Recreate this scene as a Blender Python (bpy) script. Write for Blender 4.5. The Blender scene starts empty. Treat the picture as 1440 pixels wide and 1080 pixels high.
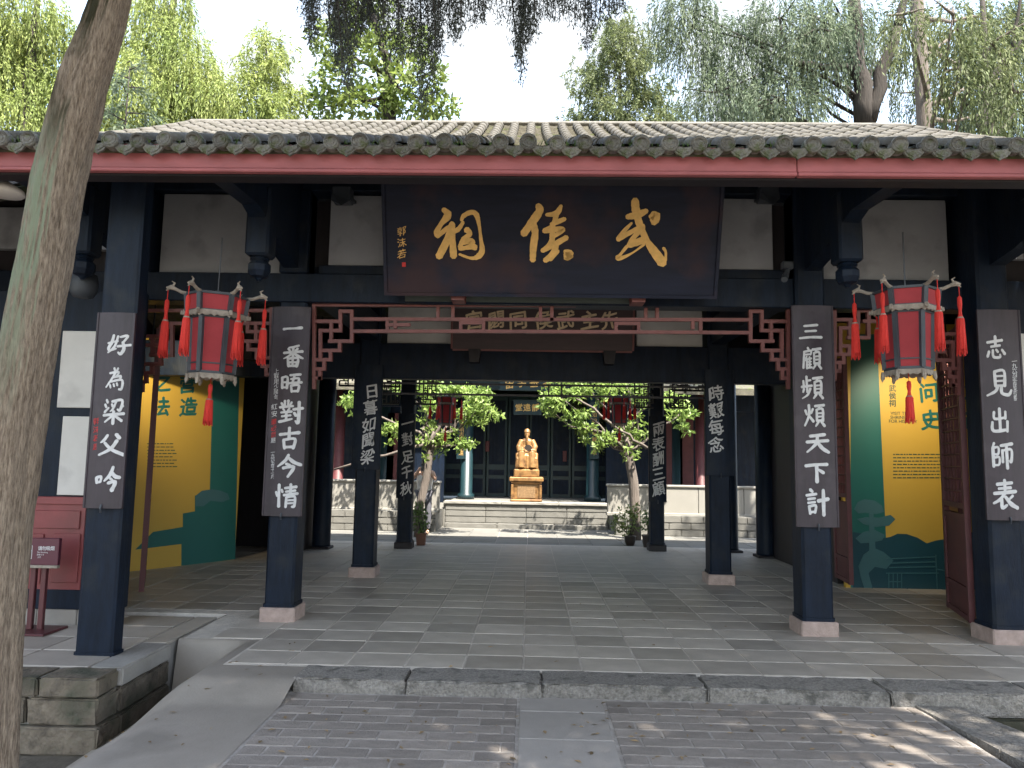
import bpy, bmesh, math, random
import numpy as np
from mathutils import Vector, Matrix
random.seed(7); rng = np.random.default_rng(7)
S = bpy.context.scene; COL = S.collection
R = math.radians

# ------------------------------------------------------------------ camera
F, HC = 1030.0, 1.5                       # focal length in photo pixels, eye height above hall floor
YAW, PIT, ROL = R(1.4), R(6.0), R(0.97)
_f = Vector((-math.sin(YAW)*math.cos(PIT), math.cos(YAW)*math.cos(PIT), math.sin(PIT)))
_r = Vector((math.cos(YAW), math.sin(YAW), 0)); _u = _r.cross(_f)
RR = math.cos(ROL)*_r + math.sin(ROL)*_u; UU = -math.sin(ROL)*_r + math.cos(ROL)*_u
cd = bpy.data.cameras.new('camera'); cam = bpy.data.objects.new('camera', cd); COL.objects.link(cam)
cam.matrix_world = Matrix(((RR.x, UU.x, -_f.x, 0), (RR.y, UU.y, -_f.y, 0), (RR.z, UU.z, -_f.z, HC), (0, 0, 0, 1)))
cd.sensor_width = 36; cd.lens = 36*F/1440; cd.clip_end = 2000; cd.clip_start = 0.05
S.camera = cam
def ray(px, py): return _f + RR*((px-720)/F) + UU*((540-py)/F)
def on_z(px, py, z=0.0):
    d = ray(px, py); return Vector((0, 0, HC)) + d*((z-HC)/d.z)
def on_y(px, py, Y):
    d = ray(px, py); return Vector((0, 0, HC)) + d*(Y/d.y)

# ------------------------------------------------------------------ sky, sun, exposure
SUN_DIR = Vector((-0.26, 0.42, -0.87)).normalized()      # direction the light travels
SUN_EL = math.asin(-SUN_DIR.z); SUN_AZ = math.atan2(-SUN_DIR.x, -SUN_DIR.y)
w = bpy.data.worlds.new('World'); S.world = w; w.use_nodes = True
nt = w.node_tree; nt.nodes.clear()
out = nt.nodes.new('ShaderNodeOutputWorld'); bg = nt.nodes.new('ShaderNodeBackground')
sky = nt.nodes.new('ShaderNodeTexSky'); sky.sky_type = 'NISHITA'; sky.sun_disc = False
sky.sun_elevation = SUN_EL; sky.sun_rotation = SUN_AZ; sky.air_density = 1.3; sky.dust_density = 1.8
tc = nt.nodes.new('ShaderNodeTexCoord'); nz = nt.nodes.new('ShaderNodeTexNoise')
nz.inputs['Scale'].default_value = 2.6; nz.inputs['Detail'].default_value = 6; nz.inputs['Roughness'].default_value = 0.6
rp = nt.nodes.new('ShaderNodeValToRGB'); rp.color_ramp.elements[0].position = 0.30; rp.color_ramp.elements[1].position = 0.58
mx = nt.nodes.new('ShaderNodeMixRGB'); mx.inputs['Color2'].default_value = (1.0, 1.06, 1.12, 1)
nt.links.new(tc.outputs['Generated'], nz.inputs['Vector']); nt.links.new(nz.outputs['Fac'], rp.inputs['Fac'])
nt.links.new(rp.outputs['Color'], mx.inputs['Fac']); nt.links.new(sky.outputs['Color'], mx.inputs['Color1'])
nt.links.new(mx.outputs['Color'], bg.inputs['Color']); bg.inputs['Strength'].default_value = 0.15
nt.links.new(bg.outputs['Background'], out.inputs['Surface'])
sl = bpy.data.lights.new('sun', 'SUN'); sl.energy = 2.4; sl.angle = R(0.6); sl.color = (1, 0.93, 0.82)
so = bpy.data.objects.new('sun', sl); COL.objects.link(so); so.location = (8, -8, 20)
so.rotation_euler = SUN_DIR.to_track_quat('-Z', 'Y').to_euler()
S.view_settings.view_transform = 'Standard'; S.view_settings.look = 'None'
S.view_settings.exposure = 3.1; S.view_settings.gamma = 1.0
S.cycles.use_denoising = True
S.cycles.max_bounces = 10; S.cycles.diffuse_bounces = 5; S.cycles.transparent_max_bounces = 8

# ------------------------------------------------------------------ materials
MATS = {}
def mat(name, col, rough=0.7, var=0.25, scale=6.0, bump=0.0, bscale=None, col2=None, stretch=None, spec=0.5,
        metal=0.0, rnd=0.0, thresh=None, transl=0.0, island=0.0, emit=None, c3=None, c3s=2.0, c3p=(0.55, 0.68), detail=8):
    """Principled surface: noise between col and col2, per-object (rnd) and per-leaf (island) value shifts, optional blotches c3."""
    if name in MATS: return MATS[name]
    m = bpy.data.materials.new(name); m.use_nodes = True; n = m.node_tree; n.nodes.clear()
    o = n.nodes.new('ShaderNodeOutputMaterial'); p = n.nodes.new('ShaderNodeBsdfPrincipled')
    t = n.nodes.new('ShaderNodeTexCoord'); L = n.links.new
    src = t.outputs['Object']
    if stretch:
        mp = n.nodes.new('ShaderNodeMapping'); mp.inputs['Scale'].default_value = stretch; L(src, mp.inputs['Vector']); vec = mp.outputs['Vector']
    else: vec = src
    a = n.nodes.new('ShaderNodeTexNoise'); a.inputs['Scale'].default_value = scale; a.inputs['Detail'].default_value = detail
    a.inputs['Roughness'].default_value = 0.65; L(vec, a.inputs['Vector'])
    r = n.nodes.new('ShaderNodeValToRGB'); L(a.outputs['Fac'], r.inputs['Fac'])
    c = Vector(col); c2 = Vector(col2) if col2 else c*(1-var)
    c1 = c if col2 else c*(1+var)
    lo, hi = thresh or (0.3, 0.7)
    r.color_ramp.elements[0].position = lo; r.color_ramp.elements[1].position = hi
    r.color_ramp.elements[0].color = (*c2, 1); r.color_ramp.elements[1].color = (*c1, 1)
    cur = r.outputs['Color']
    if c3:
        b = n.nodes.new('ShaderNodeTexNoise'); b.inputs['Scale'].default_value = c3s; b.inputs['Detail'].default_value = 6; L(src, b.inputs['Vector'])
        rr = n.nodes.new('ShaderNodeValToRGB'); rr.color_ramp.elements[0].position = c3p[0]; rr.color_ramp.elements[1].position = c3p[1]; L(b.outputs['Fac'], rr.inputs['Fac'])
        mm = n.nodes.new('ShaderNodeMixRGB'); L(rr.outputs['Color'], mm.inputs['Fac']); L(cur, mm.inputs['Color1']); mm.inputs['Color2'].default_value = (*c3, 1)
        cur = mm.outputs['Color']
    if rnd or island:
        h = n.nodes.new('ShaderNodeHueSaturation'); ma = n.nodes.new('ShaderNodeMapRange')
        if island:
            g = n.nodes.new('ShaderNodeNewGeometry'); L(g.outputs['Random Per Island'], ma.inputs['Value']); k = island
        else:
            g = n.nodes.new('ShaderNodeObjectInfo'); L(g.outputs['Random'], ma.inputs['Value']); k = rnd
        ma.inputs['To Min'].default_value = 1-k; ma.inputs['To Max'].default_value = 1+k
        L(ma.outputs['Result'], h.inputs['Value']); L(cur, h.inputs['Color']); cur = h.outputs['Color']
    L(cur, p.inputs['Base Color']); p.inputs['Roughness'].default_value = rough; p.inputs['Metallic'].default_value = metal
    p.inputs['Specular IOR Level'].default_value = spec
    if bump:
        q = n.nodes.new('ShaderNodeTexNoise'); q.inputs['Scale'].default_value = bscale or scale*4; q.inputs['Detail'].default_value = 6; L(vec, q.inputs['Vector'])
        bm_ = n.nodes.new('ShaderNodeBump'); bm_.inputs['Strength'].default_value = bump; bm_.inputs['Distance'].default_value = 0.02
        L(q.outputs['Fac'], bm_.inputs['Height']); L(bm_.outputs['Normal'], p.inputs['Normal'])
    if emit:
        p.inputs['Emission Color'].default_value = (*emit[:3], 1); p.inputs['Emission Strength'].default_value = emit[3]
    if transl:
        tr = n.nodes.new('ShaderNodeBsdfTranslucent'); L(cur, tr.inputs['Color']); ms = n.nodes.new('ShaderNodeMixShader')
        ms.inputs['Fac'].default_value = transl; L(p.outputs['BSDF'], ms.inputs[1]); L(tr.outputs['BSDF'], ms.inputs[2]); L(ms.outputs['Shader'], o.inputs['Surface'])
    else: L(p.outputs['BSDF'], o.inputs['Surface'])
    MATS[name] = m; return m

M = dict(
 lacquer=mat('black_lacquered_wood', (0.0058, 0.0112, 0.0230), 0.5, 0.45, 5, 0.15, 30, stretch=(3, 3, 0.5), spec=0.18, c3=(0.017, 0.021, 0.027), c3s=4.5, c3p=(0.52, 0.74)),  # blue in the base colour stands in for veiling haze on black wood
 darkwood=mat('dark_brown_wood', (0.014, 0.011, 0.014), 0.6, 0.4, 6, 0.1, 40, stretch=(3, 3, 0.6)),
 boardwood=mat('couplet_board_wood', (0.030, 0.020, 0.028), 0.5, 0.3, 4, 0.05, 60, c3=(0.044, 0.032, 0.041), c3s=5, stretch=(4, 4, 0.6)),
 plaquewood=mat('plaque_wood', (0.0100, 0.0135, 0.030), 0.5, 0.3, 3, 0.05, 50, spec=0.2, c3=(0.036, 0.020, 0.026), c3s=1.6, stretch=(0.6, 4, 4)),
 redwood=mat('oxide_red_paint', (0.20, 0.040, 0.042), 0.5, 0.18, 4, 0.05, 50, c3=(0.15, 0.035, 0.035), c3s=1.5),
 fascia=mat('fascia_red_paint', (0.335, 0.098, 0.105), 0.6, 0.16, 2.5, 0.08, 50, c3=(0.25, 0.072, 0.075), c3s=3.5, c3p=(.48, .72), stretch=(1, 1, 5)),
 lattice=mat('lattice_red_brown', (0.155, 0.048, 0.042), 0.55, 0.25, 6),
 doorred=mat('door_dark_red', (0.090, 0.022, 0.024), 0.55, 0.25, 5),
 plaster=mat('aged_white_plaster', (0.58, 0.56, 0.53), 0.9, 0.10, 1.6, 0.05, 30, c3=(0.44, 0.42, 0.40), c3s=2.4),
 plaster_shaded=mat('shaded_plaster', (0.27, 0.28, 0.305), 0.9, 0.12, 2.0, 0.05, 30, c3=(0.20, 0.205, 0.225), c3s=3.0),  # cool darker grey stands in for deep shade under the eave
 slate=mat('slate_floor_tile', (0.385, 0.345, 0.300), 0.5, 0.14, 3.5, 0.12, 60, rnd=0.24, c3=(0.44, 0.395, 0.345), c3s=3.0),
 joint=mat('brick_joint', (0.33, 0.30, 0.27), 0.9, 0.3, 12, 0.3, 40),
 mortar=mat('pale_mortar', (0.56, 0.51, 0.45), 0.9, 0.2, 8, 0.2, 40),
 brick=mat('grey_paving_brick', (0.235, 0.205, 0.18), 0.8, 0.2, 9, 0.35, 70, rnd=0.18, c3=(0.19, 0.165, 0.145), c3s=4),
 slab=mat('pale_granite_slab', (0.29, 0.265, 0.24), 0.75, 0.08, 5, 0.12, 90, rnd=0.08),
 granite=mat('rough_granite_kerb', (0.215, 0.198, 0.178), 0.9, 0.4, 45, 0.9, 70, rnd=0.14, c3=(0.10, 0.094, 0.085), c3s=9),
 oldstone=mat('mossy_old_stone', (0.135, 0.11, 0.082), 0.9, 0.55, 9, 1.0, 22, rnd=0.18, c3=(0.052, 0.052, 0.034), c3s=4.5, c3p=(0.45, 0.62)),
 stonetop=mat('worn_stone_top', (0.26, 0.245, 0.225), 0.85, 0.14, 5, 0.25, 50, rnd=0.1),
 ramp=mat('smooth_stone_ramp', (0.285, 0.253, 0.218), 0.7, 0.10, 2.5, 0.12, 60, rnd=.10, c3=(0.22, 0.197, 0.17), c3s=2.0),
 pinkstone=mat('pinkish_column_stone', (0.36, 0.27, 0.235), 0.8, 0.22, 14, 0.3, 60, rnd=0.1),
 rooftile=mat('weathered_roof_tile', (0.105, 0.099, 0.087), 0.85, 0.25, 9, 0.35, 40, rnd=0.26, c3=(0.075, 0.073, 0.058), c3s=7),
 pantile=mat('mossy_pan_tile', (0.10, 0.092, 0.068), 0.9, 0.4, 12, 0.4, 40, c3=(0.075, 0.09, 0.03), c3s=6),
 eavetile=mat('dark_eave_tile', (0.15, 0.146, 0.134), 0.85, 0.4, 22, 0.8, 60, rnd=0.25, c3=(0.075, 0.088, 0.04), c3s=14, c3p=(0.5, 0.66)),
 earth=mat('damp_earth', (0.10, 0.085, 0.065), 0.95, 0.35, 4, 0.5, 30),
 courtstone=mat('courtyard_stone', (0.15, 0.146, 0.132), 0.8, 0.12, 3, 0.15, 40, rnd=0.08),
 whitewall=mat('cream_parapet', (0.24, 0.23, 0.205), 0.85, 0.07, 2, 0.05, 40),
 gold=mat('gold_leaf', (0.66, 0.41, 0.13), 0.42, 0.18, 14, 0.15, 40, metal=0.35),
 palegold=mat('dull_gold_paint', (0.74, 0.56, 0.34), 0.55, 0.2, 10),
 bronze=mat('gilded_bronze', (0.27, 0.145, 0.052), 0.42, 0.3, 9, 0.2, 30, metal=0.3, c3=(0.11, 0.055, 0.022), c3s=7, c3p=(0.5, 0.7)),
 white=mat('white_lettering', (0.58, 0.575, 0.58), 0.7, 0.14, 18),
 redink=mat('red_ink', (0.50, 0.03, 0.03), 0.7, 0.15, 10),
 lantred=mat('lantern_red_cloth', (0.42, 0.045, 0.055), 0.75, 0.10, 5, 0.05, 80, transl=0.25),
 tassel=mat('scarlet_tassel', (0.66, 0.030, 0.020), 0.65, 0.2, 60, 0.6, 120, stretch=(4, 4, 0.3)),
 lantframe=mat('lantern_grey_frame', (0.040, 0.047, 0.058), 0.55, 0.2, 8),
 lantcream=mat('lantern_cream_carving', (0.27, 0.23, 0.19), 0.7, 0.35, 18),
 yellow=mat('panel_yellow_print', (0.47, 0.30, 0.045), 0.55, 0.03, 2),
 teal=mat('panel_teal_print', (0.010, 0.105, 0.095), 0.5, 0.05, 2),
 tealdark=mat('panel_deep_blue_print', (0.010, 0.055, 0.075), 0.5, 0.05, 2),
 tealpale=mat('panel_pale_teal_print', (0.045, 0.125, 0.14), 0.5, 0.05, 2),
 ink=mat('panel_dark_green_ink', (0.012, 0.055, 0.04), 0.6, 0.1, 5),
 metal=mat('dark_fixture_metal', (0.025, 0.03, 0.04), 0.4, 0.2, 8, spec=0.6),
 signplum=mat('plum_sign_board', (0.085, 0.014, 0.030), 0.4, 0.08, 4),
 signpost=mat('maroon_sign_post', (0.085, 0.022, 0.026), 0.4, 0.12, 4),
 bulb=mat('lit_bulb', (1, 0.9, 0.7), 0.5, 0.0, 1, emit=(1, 0.78, 0.42, 6)),
 greenpaint=mat('dull_green_beam', (0.060, 0.075, 0.070), 0.6, 0.15, 5),
 bark_d=mat('dark_bark', (0.035, 0.029, 0.025), 0.95, 0.4, 10, 0.8, 16, stretch=(2, 2, 0.35)),
 bark_l=mat('pale_grey_bark', (0.13, 0.108, 0.093), 0.95, 0.3, 12, 0.9, 14, stretch=(3, 3, 0.3)),
 leaf_y=mat('yellow_green_foliage', (0.31, 0.35, 0.105), 0.7, 0.3, 0.6, island=0.45, transl=0.4, col2=(0.17, 0.235, 0.062)),
 leaf_g=mat('mid_green_foliage', (0.115, 0.175, 0.045), 0.65, 0.3, 0.6, island=0.45, transl=0.35, col2=(0.050, 0.095, 0.018)),
 leaf_b=mat('blue_green_foliage', (0.15, 0.185, 0.105), 0.7, 0.3, 0.8, island=0.5, transl=0.45, col2=(0.085, 0.125, 0.080)),
 leaf_l=mat('light_broad_leaves', (0.19, 0.235, 0.055), 0.55, 0.3, 1.0, island=0.45, transl=0.4, col2=(0.10, 0.155, 0.035)),
 leaf_o=mat('olive_foliage', (0.165, 0.185, 0.075), 0.7, 0.3, 0.8, island=0.5, transl=0.4, col2=(0.09, 0.125, 0.05)),
 leaf_c=mat('canopy_foliage', (0.15, 0.155, 0.09), 0.75, 0.3, 2, island=0.4, transl=0.5),  # unseen crown: paler and more translucent than the sprays, to pass light down
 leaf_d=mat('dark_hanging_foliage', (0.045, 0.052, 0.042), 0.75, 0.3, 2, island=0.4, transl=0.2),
 leaf_p=mat('fresh_green_leaves', (0.25, 0.34, 0.085), 0.5, 0.3, 2.0, island=0.4, transl=0.4, col2=(0.15, 0.24, 0.05)),
 leaf_v=mat('variegated_leaves', (0.24, 0.25, 0.085), 0.5, 0.3, 14, island=0.45, transl=0.3, col2=(0.08, 0.14, 0.03)),
 pot_d=mat('dark_glazed_pot', (0.030, 0.022, 0.018), 0.3, 0.2, 8), pot_r=mat('terracotta_pot', (0.15, 0.07, 0.045), 0.7, 0.2, 8),
 hallwood=mat('deep_teal_lacquer', (0.008, 0.026, 0.032), 0.4, 0.3, 3, stretch=(3, 3, 0.5)),
 skin=mat('skin', (0.52, 0.32, 0.23), 0.6, 0.05, 8), cloth=mat('white_shirt', (0.66, 0.64, 0.60), 0.85, 0.06, 10), trousers=mat('grey_trousers', (0.10, 0.10, 0.12), 0.9, 0.1, 10), hair=mat('black_hair', (0.015, 0.012, 0.011), 0.5, 0.2, 20),
)
# leaning cypress bark: long vertical fibres, pale lichen on the weather side, dark moss scars
def bark_material():
    m = bpy.data.materials.new('cypress_bark'); m.use_nodes = True; n = m.node_tree; L = n.links.new
    p = n.nodes['Principled BSDF']; t = n.nodes.new('ShaderNodeTexCoord')
    mp = n.nodes.new('ShaderNodeMapping'); mp.inputs['Scale'].default_value = (20, 20, 2.4); mp.inputs['Rotation'].default_value = (0, R(-11), 0); L(t.outputs['Object'], mp.inputs['Vector'])
    a = n.nodes.new('ShaderNodeTexNoise'); a.inputs['Scale'].default_value = 7; a.inputs['Detail'].default_value = 9; a.inputs['Roughness'].default_value = 0.72; L(mp.outputs[0], a.inputs['Vector'])
    r = n.nodes.new('ShaderNodeValToRGB'); e = r.color_ramp.elements; e[0].position = 0.34; e[1].position = 0.66
    e[0].color = (0.125, 0.092, 0.068, 1); e[1].color = (0.46, 0.375, 0.29, 1); L(a.outputs['Fac'], r.inputs['Fac'])
    def blot(col, scale, lo, hi, axis, a0, a1, prev, vscale=(1, 1, 1), top=None):
        mv = n.nodes.new('ShaderNodeMapping'); mv.inputs['Scale'].default_value = vscale; L(t.outputs['Object'], mv.inputs['Vector'])
        b = n.nodes.new('ShaderNodeTexNoise'); b.inputs['Scale'].default_value = scale; b.inputs['Detail'].default_value = 8; L(mv.outputs[0], b.inputs['Vector'])
        rr = n.nodes.new('ShaderNodeMapRange'); rr.inputs['From Min'].default_value = lo; rr.inputs['From Max'].default_value = hi; L(b.outputs['Fac'], rr.inputs['Value'])
        sx = n.nodes.new('ShaderNodeSeparateXYZ'); L(t.outputs['Object'], sx.inputs[0])
        zz = n.nodes.new('ShaderNodeMapRange'); zz.inputs['From Min'].default_value = a0; zz.inputs['From Max'].default_value = a1; L(sx.outputs['Z'], zz.inputs['Value'])
        mu = n.nodes.new('ShaderNodeMath'); mu.operation = 'MULTIPLY'; L(rr.outputs[0], mu.inputs[0]); L(zz.outputs[0], mu.inputs[1])
        cur = mu.outputs[0]
        if top:
            z2 = n.nodes.new('ShaderNodeMapRange'); z2.inputs['From Min'].default_value = top[1]; z2.inputs['From Max'].default_value = top[0]; L(sx.outputs['Z'], z2.inputs['Value'])
            m3 = n.nodes.new('ShaderNodeMath'); m3.operation = 'MULTIPLY'; L(cur, m3.inputs[0]); L(z2.outputs[0], m3.inputs[1]); cur = m3.outputs[0]
        if axis is not None:
            nn = n.nodes.new('ShaderNodeNewGeometry'); dt = n.nodes.new('ShaderNodeVectorMath'); dt.operation = 'DOT_PRODUCT'; L(nn.outputs['Normal'], dt.inputs[0]); dt.inputs[1].default_value = axis
            dm = n.nodes.new('ShaderNodeMapRange'); dm.inputs['From Min'].default_value = 0.30; dm.inputs['From Max'].default_value = 0.62; L(dt.outputs['Value'], dm.inputs['Value'])
            m2 = n.nodes.new('ShaderNodeMath'); m2.operation = 'MULTIPLY'; L(cur, m2.inputs[0]); L(dm.outputs[0], m2.inputs[1]); cur = m2.outputs[0]
        x = n.nodes.new('ShaderNodeMixRGB'); x.inputs['Color2'].default_value = (*col, 1); L(prev, x.inputs['Color1']); L(cur, x.inputs['Fac']); return x.outputs[0]
    c = blot((0.27, 0.31, 0.22), 9, 0.30, 0.52, (-0.72, -0.69, 0), 1.6, 2.2, r.outputs['Color'], (3, 3, 0.7), (2.75, 3.05))
    c = blot((0.045, 0.042, 0.022), 5, 0.40, 0.56, (-0.75, -0.66, 0), 2.75, 3.05, c, (1, 1, 0.6))
    L(c, p.inputs['Base Color']); p.inputs['Roughness'].default_value = 0.95; p.inputs['Specular IOR Level'].default_value = 0.15
    bm_ = n.nodes.new('ShaderNodeBump'); bm_.inputs['Strength'].default_value = 1.0; bm_.inputs['Distance'].default_value = 0.025; L(a.outputs['Fac'], bm_.inputs['Height']); L(bm_.outputs[0], p.inputs['Normal'])
    return m
M['cypress_bark'] = bark_material()

# ------------------------------------------------------------------ mesh helpers
class MB:
    def __init__(s): s.v, s.f = [], []
    def add(s, vs, fs):
        o = len(s.v); s.v += [tuple(v) for v in vs]; s.f += [tuple(i+o for i in f) for f in fs]; return s
    def box(s, x0, x1, y0, y1, z0, z1):
        return s.add([(x0,y0,z0),(x1,y0,z0),(x1,y1,z0),(x0,y1,z0),(x0,y0,z1),(x1,y0,z1),(x1,y1,z1),(x0,y1,z1)],
                     [(0,3,2,1),(4,5,6,7),(0,1,5,4),(1,2,6,5),(2,3,7,6),(3,0,4,7)])
    def cbox(s, x0, x1, y0, y1, z0, z1, b=0.01):
        """box with chamfered edges"""
        b = min(b, (x1-x0)*.4, (y1-y0)*.4, (z1-z0)*.4); m = bmesh.new(); bmesh.ops.create_cube(m, size=1)
        bmesh.ops.scale(m, vec=(x1-x0, y1-y0, z1-z0), verts=m.verts); bmesh.ops.translate(m, vec=((x0+x1)/2, (y0+y1)/2, (z0+z1)/2), verts=m.verts)
        bmesh.ops.bevel(m, geom=m.edges[:], offset=b, segments=1, affect='EDGES'); m.verts.index_update()
        s.add([v.co for v in m.verts], [[v.index for v in f.verts] for f in m.faces]); m.free(); return s
    def bar(s, a, b, w, h=None, up=(0, 0, 1)):
        a, b = Vector(a), Vector(b); h = h or w; d = (b-a).normalized(); u = Vector(up)
        if abs(d.dot(u)) > 0.98: u = Vector((0, 1, 0))
        x = d.cross(u).normalized()*w/2; y = x.cross(d).normalized()*h/2
        vs = [p+q for p in (a, b) for q in (-x-y, x-y, x+y, -x+y)]
        return s.add(vs, [(3,2,1,0),(4,5,6,7),(0,1,5,4),(1,2,6,5),(2,3,7,6),(3,0,4,7)])
    def tube(s, pts, rad, n=8, cap=True, jit=0.0):
        pts = [Vector(p) for p in pts]; rad = rad if hasattr(rad, '__len__') else [rad]*len(pts); o = []; vs = []
        for i, p in enumerate(pts):
            d = (pts[min(i+1, len(pts)-1)]-pts[max(i-1, 0)]).normalized()
            x = d.cross(Vector((0.13, 1, 0.07))).normalized(); y = x.cross(d)
            for k in range(n):
                t = 2*math.pi*k/n; r = rad[i]*(1+jit*(random.random()-.5)); vs.append(p+(x*math.cos(t)+y*math.sin(t))*r)
        fs = [(i*n+k, i*n+(k+1) % n, (i+1)*n+(k+1) % n, (i+1)*n+k) for i in range(len(pts)-1) for k in range(n)]
        if cap: fs += [tuple(range(n-1, -1, -1)), tuple((len(pts)-1)*n+k for k in range(n))]
        return s.add(vs, fs)
    def lathe(s, prof, c=(0, 0, 0), n=16, sx=1, sy=1):
        vs = [(c[0]+r*sx*math.cos(2*math.pi*k/n), c[1]+r*sy*math.sin(2*math.pi*k/n), c[2]+z) for r, z in prof for k in range(n)]
        fs = [(i*n+k, i*n+(k+1) % n, (i+1)*n+(k+1) % n, (i+1)*n+k) for i in range(len(prof)-1) for k in range(n)]
        fs += [tuple(range(n-1, -1, -1)), tuple((len(prof)-1)*n+k for k in range(n))]
        return s.add(vs, fs)
    def prism(s, poly, axis, a, b):
        """extrude a 2D polygon along an axis; poly in the other two axes (xyz order)"""
        n = len(poly)
        def P(p, t): return {'x': (t, p[0], p[1]), 'y': (p[0], t, p[1]), 'z': (p[0], p[1], t)}[axis]
        return s.add([P(p, a) for p in poly]+[P(p, b) for p in poly], [tuple(range(n)), tuple(range(2*n-1, n-1, -1))]+[(i, i+n, (i+1) % n+n, (i+1) % n) for i in range(n)])
    def mesh(s, name, m, smooth=False):
        me = bpy.data.meshes.new(name); me.from_pydata(s.v, [], s.f); me.materials.append(m)
        bm = bmesh.new(); bm.from_mesh(me); bmesh.ops.recalc_face_normals(bm, faces=bm.faces); bm.to_mesh(me); bm.free()
        if smooth: me.polygons.foreach_set('use_smooth', [True]*len(me.polygons))
        return me
    def build(s, name, m, parent=None, smooth=False, kind=None):
        return put(name, s.mesh(name, m, smooth), parent, kind)
def put(name, me, parent=None, kind=None, loc=None):
    o = bpy.data.objects.new(name, me); COL.objects.link(o)
    if parent:
        o.parent = parent; pm = Matrix.Translation(parent.location) @ parent.rotation_euler.to_matrix().to_4x4()
        o.matrix_parent_inverse = pm.inverted()
    if loc is not None: o.location = loc
    if kind: o['kind'] = kind
    return o
def empty(name, loc=(0, 0, 0), label=None, cat=None, group=None):
    o = bpy.data.objects.new(name, None); COL.objects.link(o); o.location = loc; o.empty_display_size = 0.2
    return tag(o, label, cat, group)
def tag(o, label=None, cat=None, group=None, kind=None):
    if label: o['label'] = label
    if cat: o['category'] = cat
    if group: o['group'] = group
    if kind: o['kind'] = kind
    return o
def box(name, m, parent, *a, bevel=0.008, kind=None): return MB().cbox(*a, b=bevel).build(name, m, parent, kind=kind)

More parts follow.
